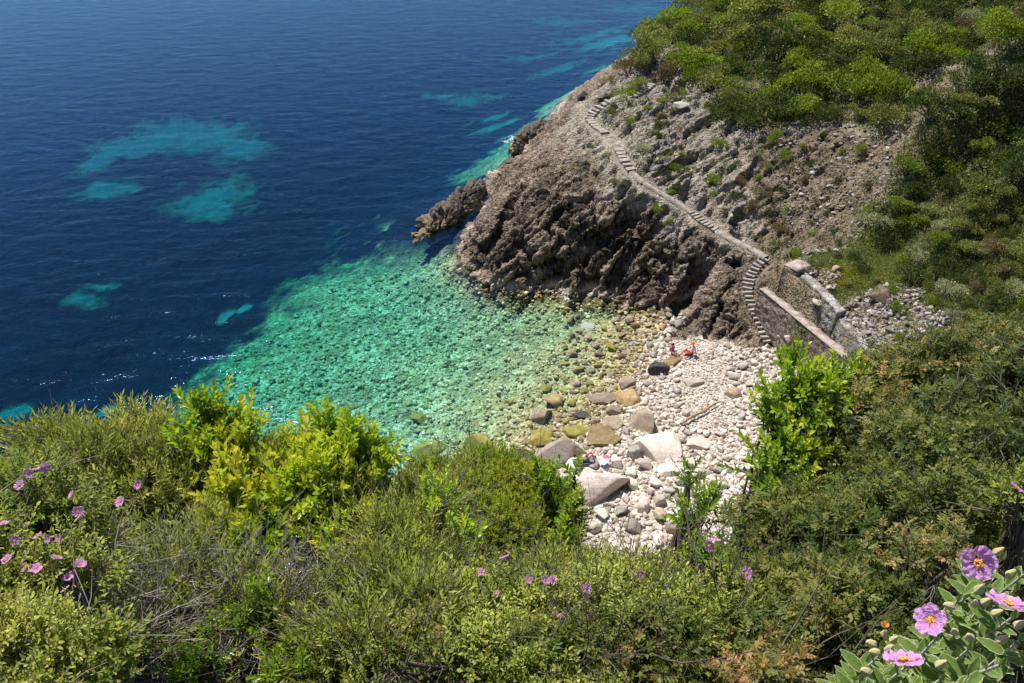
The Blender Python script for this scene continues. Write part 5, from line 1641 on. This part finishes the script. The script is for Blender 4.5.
bush('laurel_bush', [(216, 400, 4.35, 10, 16), (196, 412, 4.35, 14, 14), (236, 425, 4.3, 14, 20), (212, 440, 4.3, 24, 20), (230, 480, 4.15, 28, 28), (250, 530, 4.0, 28, 28)], 'golden', 260,
     'upright yellow green laurel like shoots against the dark sea left of centre', 'bush', 1.05, M_TWIG, .8, .8, 6, 12, seed=14, holes=.05)
bush('laurel_bush', [(350, 440, 4.2, 30, 28), (375, 440, 4.2, 10, 26), (312, 482, 4.1, 42, 40), (368, 472, 4.2, 22, 28), (335, 418, 4.25, 8, 14), (318, 408, 4.3, 10, 10), (300, 445, 4.25, 24, 14), (345, 540, 3.9, 36, 28)], 'golden', 560,
     'broad golden green laurel like bush with two raised shoots against the green water', 'bush', 1.05, M_TWIG, .8, .8, 7, 20, seed=15, holes=.03)
bush('phillyrea_bush', [(400, 560, 3.9, 55, 55), (385, 600, 3.6, 50, 46), (350, 660, 3.0, 60, 34), (420, 640, 3.1, 60, 50), (420, 520, 4.2, 40, 34)], 'olive', 2300,
     'olive green feathery bush in the lower middle left of the juniper', 'bush', .95, M_TWIGD, .5, .5, 9, 160, seed=16)
bush('juniper_bush', [(500, 490, 4.9, 66, 34), (545, 520, 4.8, 40, 44), (455, 510, 4.8, 45, 44), (505, 545, 4.6, 65, 45), (430, 480, 5.0, 30, 24), (560, 560, 4.6, 26, 30), (480, 460, 5.1, 20, 10)], 'juniper', 6500,
     'dense rounded yellow green juniper like bush in front of the beach', 'bush', 1.0, M_TWIGD, .5, .4, 9, 90, seed=17, holes=.04)
bush('twiggy_shrub', [(440, 500, 3.9, 24, 50), (420, 560, 3.7, 30, 50), (465, 540, 3.8, 20, 45)], 'golden', 130,
     'thin nearly bare upright twigs with a few orange leaves before the juniper', 'bush', .7, M_TWIG, .8, .9, 10, 60, seed=18, thick=.8, barelen=.3)
bush('laurel_bush', [(549, 466, 4.4, 11, 9), (562, 500, 4.3, 6, 16), (568, 530, 4.2, 8, 16), (575, 458, 4.5, 4, 4)], 'laurel', 46,
     'slim bright green shoots rising at the right edge of the juniper', 'bush', .8, M_TWIGD, .9, .9, 4, 4, seed=19)
root, _ = bush('cistus_bush', [(470, 610, 3.3, 60, 40), (540, 620, 3.1, 70, 45), (620, 610, 3.2, 55, 40), (500, 670, 2.7, 90, 40), (620, 670, 2.7, 80, 45), (400, 680, 2.6, 60, 35), (690, 640, 3.0, 45, 50), (595, 575, 3.6, 30, 16)], 'cistus', 5100,
               'grey green cistus with scattered pink flowers in the bottom centre', 'cistus', .66, M_TWIGD, .5, .55, 9, 200, seed=20, barelen=.3)
for px, py in ((505, 558), (528, 580), (545, 580), (497, 594), (586, 588), (592, 637), (556, 615), (563, 618), (481, 572), (640, 574), (553, 580), (640, 632)):
    flower(root, px, py, 2.75 if py > 600 else 2.95, None, RN.uniform(.52, .72))
bush('twiggy_shrub', [(700, 500, 4.6, 26, 30), (712, 560, 4.2, 34, 34), (740, 540, 4.4, 24, 30), (690, 465, 4.8, 10, 12), (680, 590, 3.9, 40, 30)], 'laurel', 170,
     'loose open shrub with green sprigs standing against the pale beach', 'bush', .8, M_TWIGD, .8, .9, 8, 45, seed=21, barelen=.22)
bush('laurel_bush', [(808, 385, 4.6, 40, 32), (832, 385, 4.6, 22, 30), (794, 357, 4.7, 8, 18), (770, 382, 4.7, 7, 18), (778, 412, 4.6, 14, 26), (790, 450, 4.4, 26, 30), (766, 474, 4.3, 8, 12)], 'laurel', 270,
     'brightest fresh green leafy shrub in front of the stone wall and beach', 'bush', 1.05, M_TWIGD, .9, .7, 6, 10, seed=22, holes=.02)
bush('lentisk_bush', [(910, 400, 4.9, 70, 52), (985, 385, 4.9, 80, 50), (875, 460, 4.7, 75, 72), (960, 470, 4.3, 90, 80), (1040, 440, 4.4, 70, 100), (862, 385, 5.1, 24, 22), (820, 500, 4.7, 50, 50)], 'lentisk', 6800,
     'huge dark green lentisk bush with bronze tips filling the right side', 'bush', .74, M_TWIG, .45, .45, 12, 300, seed=23, barelen=.24, holes=.05)
bush('lentisk_bush', [(810, 560, 3.9, 75, 66), (900, 570, 3.7, 90, 80), (790, 620, 3.4, 85, 60), (880, 650, 3.1, 90, 60), (980, 560, 3.6, 80, 80), (740, 660, 3.0, 60, 50)], 'lentisk', 6200,
     'darker shaded lentisk thicket behind the near pink flowers', 'bush', .7, M_TWIGD, .45, .5, 12, 260, seed=24, barelen=.25, holes=.06)
bush('young_shoots', [(950, 350, 4.75, 75, 22), (900, 358, 4.7, 40, 20), (1005, 360, 4.6, 40, 34), (880, 400, 4.3, 40, 30)], 'redtip', 190,
     'orange and bronze young shoots along the top of the large dark bush', 'bush', .7, M_TWIGD, .8, .9, 5, 10, seed=25)
bush('young_shoots', [(905, 548, 3.05, 44, 20), (960, 545, 3.05, 44, 20)], 'redtip', 46,
     'reddish young shoots just left of the topmost large pink flower', 'bush', .55, M_TWIGD, .8, .9, 3, 4, seed=26)
bush('young_shoots', [(785, 668, 2.5, 44, 22), (750, 675, 2.6, 24, 14)], 'redtip', 60,
     'rust red feathery shoots at the bottom edge right of centre', 'bush', .6, M_TWIGD, .8, .9, 3, 4, seed=27)
bush('phillyrea_bush', [(560, 600, 3.45, 60, 36), (640, 610, 3.4, 50, 44), (450, 585, 3.7, 40, 30)], 'olive', 1100,
     'narrow leaved dull green shrub mixed among the central cistus flowers', 'bush', .85, M_TWIGD, .5, .6, 10, 110, seed=31, barelen=.22, holes=.08)
bush('lentisk_bush', [(560, 665, 2.75, 60, 26), (660, 655, 2.9, 46, 36), (440, 660, 2.9, 46, 30)], 'lentisk', 750,
     'patch of dark leaflets at the bottom edge under the central cistus', 'bush', .75, M_TWIGD, .5, .6, 8, 50, seed=32, barelen=.2, holes=.05)
bush('broom_shrub', [(255, 600, 3.3, 30, 40), (290, 660, 2.9, 34, 26), (190, 650, 3.1, 30, 30), (95, 630, 3.0, 18, 40)], 'laurel', 170,
     'thin fresh green sprigs pushing through the grey twigs at lower left', 'bush', .6, M_TWIGD, .8, .9, 7, 20, seed=33, holes=.05)
root, _ = bush('cistus_bush', [(730, 600, 3.3, 30, 40), (700, 570, 3.5, 26, 26), (745, 650, 3.0, 34, 30)], 'cistus', 714,
               'small sparse cistus with a pair of pink flowers below the open shrub', 'cistus', .66, M_TWIGD, .6, .7, 6, 40, seed=28)
for px, py in ((708, 546), (715, 541), (748, 573), (718, 652), (741, 625), (728, 640)): flower(root, px, py, 3.05, None, RN.uniform(.8, 1.0))
root, _ = bush('cistus_bush', [(1030, 500, 3.2, 30, 30)], 'cistus', 150, 'cistus sprig with one pink flower at the right edge', 'cistus', .66, M_TWIGD, .6, .7, 3, 4, seed=29)
flower(root, 1016, 489, 2.9, None, .9)

# ------------------------------------------------------------------ the close cistus, bottom right
lm = NT('downy_leaf_close'); lv = lm.attr('rnd'); ln = lm.noise(lm.obj(), 160, 4, .6)
ed = lm.ramp(lv, [(.0, 0.0), (.78, 0.0), (1.0, 1.0)])
lc = lm.mix(lm.math('MULTIPLY', ln, .8), (.10, .18, .03), (.24, .33, .08)); lc = lm.mix(ed, lc, (.62, .64, .38))
lb = lm.princ(lc, .6, lm.bump(ln, .8, .0015), .2, **{'Sheen Weight': .2, 'Sheen Roughness': .4})
M_CLOSE = lm.done(lm.n('MixShader', inp={0: .35, 1: lb, 2: lm.n('BsdfTranslucent', inp={'Color': lm.mix(1.0, lc, (1.3, 1.3, .6), 'MULTIPLY')}).outputs[0]}).outputs[0])
bm_ = NT('downy_bud'); bn = bm_.noise(bm_.obj(), 220, 3); M_BUD = bm_.done(bm_.princ(bm_.mix(bn, (.34, .34, .10), (.62, .52, .30)), .8, bm_.bump(bn, .8, .002), .1, **{'Sheen Weight': .3}))
sm_ = NT('hairy_stem'); M_STEM = sm_.done(sm_.princ((.30, .27, .16), .8, None, .1, **{'Sheen Weight': .8}))


def broad_leaf(seed, L=.038, W=.017, n=9, m=7):
    rg = np.random.default_rng(seed); V, R = [], []; curl = rg.uniform(.1, .5); fold = rg.uniform(.15, .45)
    for i in range(n):
        u = i / (n - 1); hw = W * .5 * max(.06, math.sin(math.pi * (u ** .8))) ** .75
        for j in range(m):
            v = j / (m - 1) * 2 - 1
            V.append((v * hw, u * L, -curl * L * u * u * .6 + abs(v) * hw * fold + .0010 * math.sin(9 * u * math.pi + v * 3) * abs(v)))
            R.append(max(abs(v), 0) if 0 < u < 1 else 1)
    Fx = [(i * m + j, i * m + j + 1, (i + 1) * m + j + 1, (i + 1) * m + j) for i in range(n - 1) for j in range(m - 1)]
    return np.array(V), np.array(Fx), np.array(R)


LF = [broad_leaf(s) for s in range(5)]
def place_leaf(i, p, d, up_, s):
    V, Fx, R = LF[i]; d = d.normalized(); x = d.cross(up_).normalized(); z = x.cross(d)
    M = np.array([[x.x, d.x, z.x], [x.y, d.y, z.y], [x.z, d.z, z.z]])
    return (V * s) @ M.T + np.array(p[:]), Fx, R


cb = Vector((.80, 1.15, 33.1)); gp, _ = drop(cb.x, cb.y); cb = gp
close = empty('cistus_bush', cb); tag(close, 'downy grey green cistus with large lilac flowers closest to the viewer at bottom right', 'cistus')
VV, FF, RR_, off = [], [], [], 0
SV_, SF_, so = [], [], 0
BUD = []
vb_, fb_ = ICO[3]
bv = vb_.copy(); bv[:, 2] = np.where(bv[:, 2] > 0, bv[:, 2] * 1.9, bv[:, 2] * .9); bv[:, :2] *= (1 - .45 * np.clip(bv[:, 2:3] / 1.9, 0, 1)); bv *= (1 + .08 * np.sin(5 * np.arctan2(bv[:, 1], bv[:, 0])))[:, None]
BUDM = mesh_from_np('bud', bv * np.array([.0042, .0042, .0056]), fb_, M_BUD, True)
stems = [  # tip px, py, dist
    (992, 600, 1.12), (1012, 618, 1.10), (958, 600, 1.14), (935, 640, 1.12), (905, 668, 1.10), (880, 655, 1.14), (1000, 560, 1.18), (1015, 590, 1.2),
    (968, 650, 1.08), (1000, 665, 1.04), (940, 680, 1.05), (1020, 640, 1.05), (890, 685, 1.08), (860, 680, 1.12), (975, 615, 1.16), (960, 690, 1.0), (1030, 570, 1.25), (1020, 690, .98), (915, 690, 1.02)]
for si, (px, py, d) in enumerate(stems):
    tip = at_dist(px, py, d); b0 = cb + Vector((RN.normal() * .05, RN.normal() * .05, 0))
    mid = b0.lerp(tip, .55) + Vector((RN.normal() * .03, RN.normal() * .03, .02))
    pts = [b0, b0.lerp(mid, .5), mid, mid.lerp(tip, .4), mid.lerp(tip, .75), tip]
    tv, tf = tube_np(pts, [.005, .0042, .0034, .0028, .0022, .0016], 6); SV_.append(tv - np.array(cb[:])); SF_.append(tf + so); so += len(tv)
    ax = (tip - mid).normalized()
    for li in range(36):
        t = 1 - .40 * (li / 20) if li < 20 else RN.uniform(.35, .95)
        p = mid.lerp(tip, max(.0, t)); az = (li // 2) * 1.57 + (li % 2) * math.pi + RN.uniform(-.3, .3)
        u_ = ax.orthogonal().normalized(); v_ = ax.cross(u_); side = u_ * math.cos(az) + v_ * math.sin(az)
        open_ = .25 + 1.1 * min(1, li / 8)
        dd = ax * math.cos(open_) + side * math.sin(open_) + Vector((0, 0, .15))
        s = (.36 + .50 * min(1, li / 8)) * RN.uniform(.8, 1.2)
        V, Fx, R = place_leaf(int(RN.integers(5)), p - cb, dd, (ax + Vector((0, 0, .2))), s)
        VV.append(V); FF.append(Fx + off); RR_.append(R); off += len(V)
link('foliage', mesh_from_np('foliage', np.vstack(VV), np.vstack(FF), M_CLOSE, True, attrs={'rnd': np.concatenate(RR_)}), close)
link('stems', mesh_from_np('stems', np.vstack(SV_), np.vstack(SF_), M_STEM, True), close)
for px, py, d, tx, ty in ((997, 552, 1.16, .3, .9), (979, 590, 1.13, -.1, .9), (985, 602, 1.11, .2, .9), (995, 613, 1.10, .5, .8), (950, 606, 1.12, -.8, .5), (944, 614, 1.12, -.5, .7), (1003, 600, 1.12, .5, .7), (872, 644, 1.12, -.7, .6), (876, 652, 1.11, -.8, .4),
                          (884, 634, 1.13, 0, 1), (893, 640, 1.12, .2, 1), (889, 650, 1.10, 0, 1), (970, 638, 1.08, -.4, .8), (1018, 625, 1.08, .4, .8), (940, 665, 1.05, .2, 1), (866, 672, 1.10, -.6, .6), (1010, 575, 1.18, .1, 1), (955, 632, 1.10, -.4, .8), (975, 604, 1.12, -.4, 1), (1001, 640, 1.06, .3, .8)):
    o = link('bud', BUDM, close); o.location = at_dist(px, py, d) - cb; o.rotation_mode = 'QUATERNION'
    o.rotation_quaternion = Vector((tx, -.2, ty)).normalized().to_track_quat('Z', 'Y'); s = RN.uniform(.95, 1.35); o.scale = (s, s, s)
om = NT('withered_orange_flower'); M_WITH = om.done(om.princ((.45, .15, .03), .8))
wv_, wf_ = petals_np(9, 1.6, 6)[:2]
o = link('withered_flower', mesh_from_np('withered_flower', wv_ * .2, wf_, M_WITH, True), close); o.location = at_dist(884, 627, 1.12) - cb
flower(close, 978, 562, 1.10, (-.35, -.72, .60), .80, 0, .3)
flower(close, 932, 621, 1.08, (-.62, -.25, .62), .72, 2, 1.0)
flower(close, 1007, 608, 1.04, (.25, .50, .8), .9, 1, .2)
flower(close, 904, 663, 1.06, (-.1, .62, .8), .84, 3, .8)

# ------------------------------------------------------------------ undergrowth of the near slope, and the slope down to the beach
P_, t = [], 0
while len(P_) < 13000 and t < 60000:
    t += 1
    r = math.exp(RN.uniform(math.log(.9), math.log(24))) if len(P_) < 6000 else RN.uniform(16, 52); a = RN.uniform(-.86, .86) if len(P_) < 6000 else RN.uniform(.2, .86)
    x, y = r * math.sin(a), r * math.cos(a)
    p, nn = drop(x, y)
    if p.z < 2.5 or (r > 24 and (classes(np.array([x]), np.array([y]))[0][3] < .5 or x < 8 or y > 37)): continue
    P_.append(p[:])
P_ = np.array(P_); n = len(P_); tf = 14
dd = np.repeat(np.hypot(P_[:, 0], P_[:, 1]), tf)
sz = np.clip(.022 + dd * .006, .025, .17)
Bp = np.repeat(P_, tf, 0) + RN.normal(size=(n * tf, 3)) * (sz * 3)[:, None] * np.array([1, 1, .6]) + np.array([0, 0, .03])
Dp = RN.normal(size=(n * tf, 3)); Dp[:, 2] = np.abs(Dp[:, 2]) + .3; Dp /= np.linalg.norm(Dp, axis=1, keepdims=True)
V, Fx = leaf_quads(Bp, Dp, sz * RN.uniform(.8, 1.8, n * tf), sz * RN.uniform(.4, .8, n * tf), 4)
me = mesh_from_np('undergrowth', V, Fx, NEAR['cover'], False, attrs={'rnd': np.repeat(np.clip(RN.normal(size=n * tf) * .25 + .45, 0, 1), 4)})
tag(link('undergrowth', me), 'dark low undergrowth on the steep slope below and right of the viewpoint', 'undergrowth', kind='stuff')
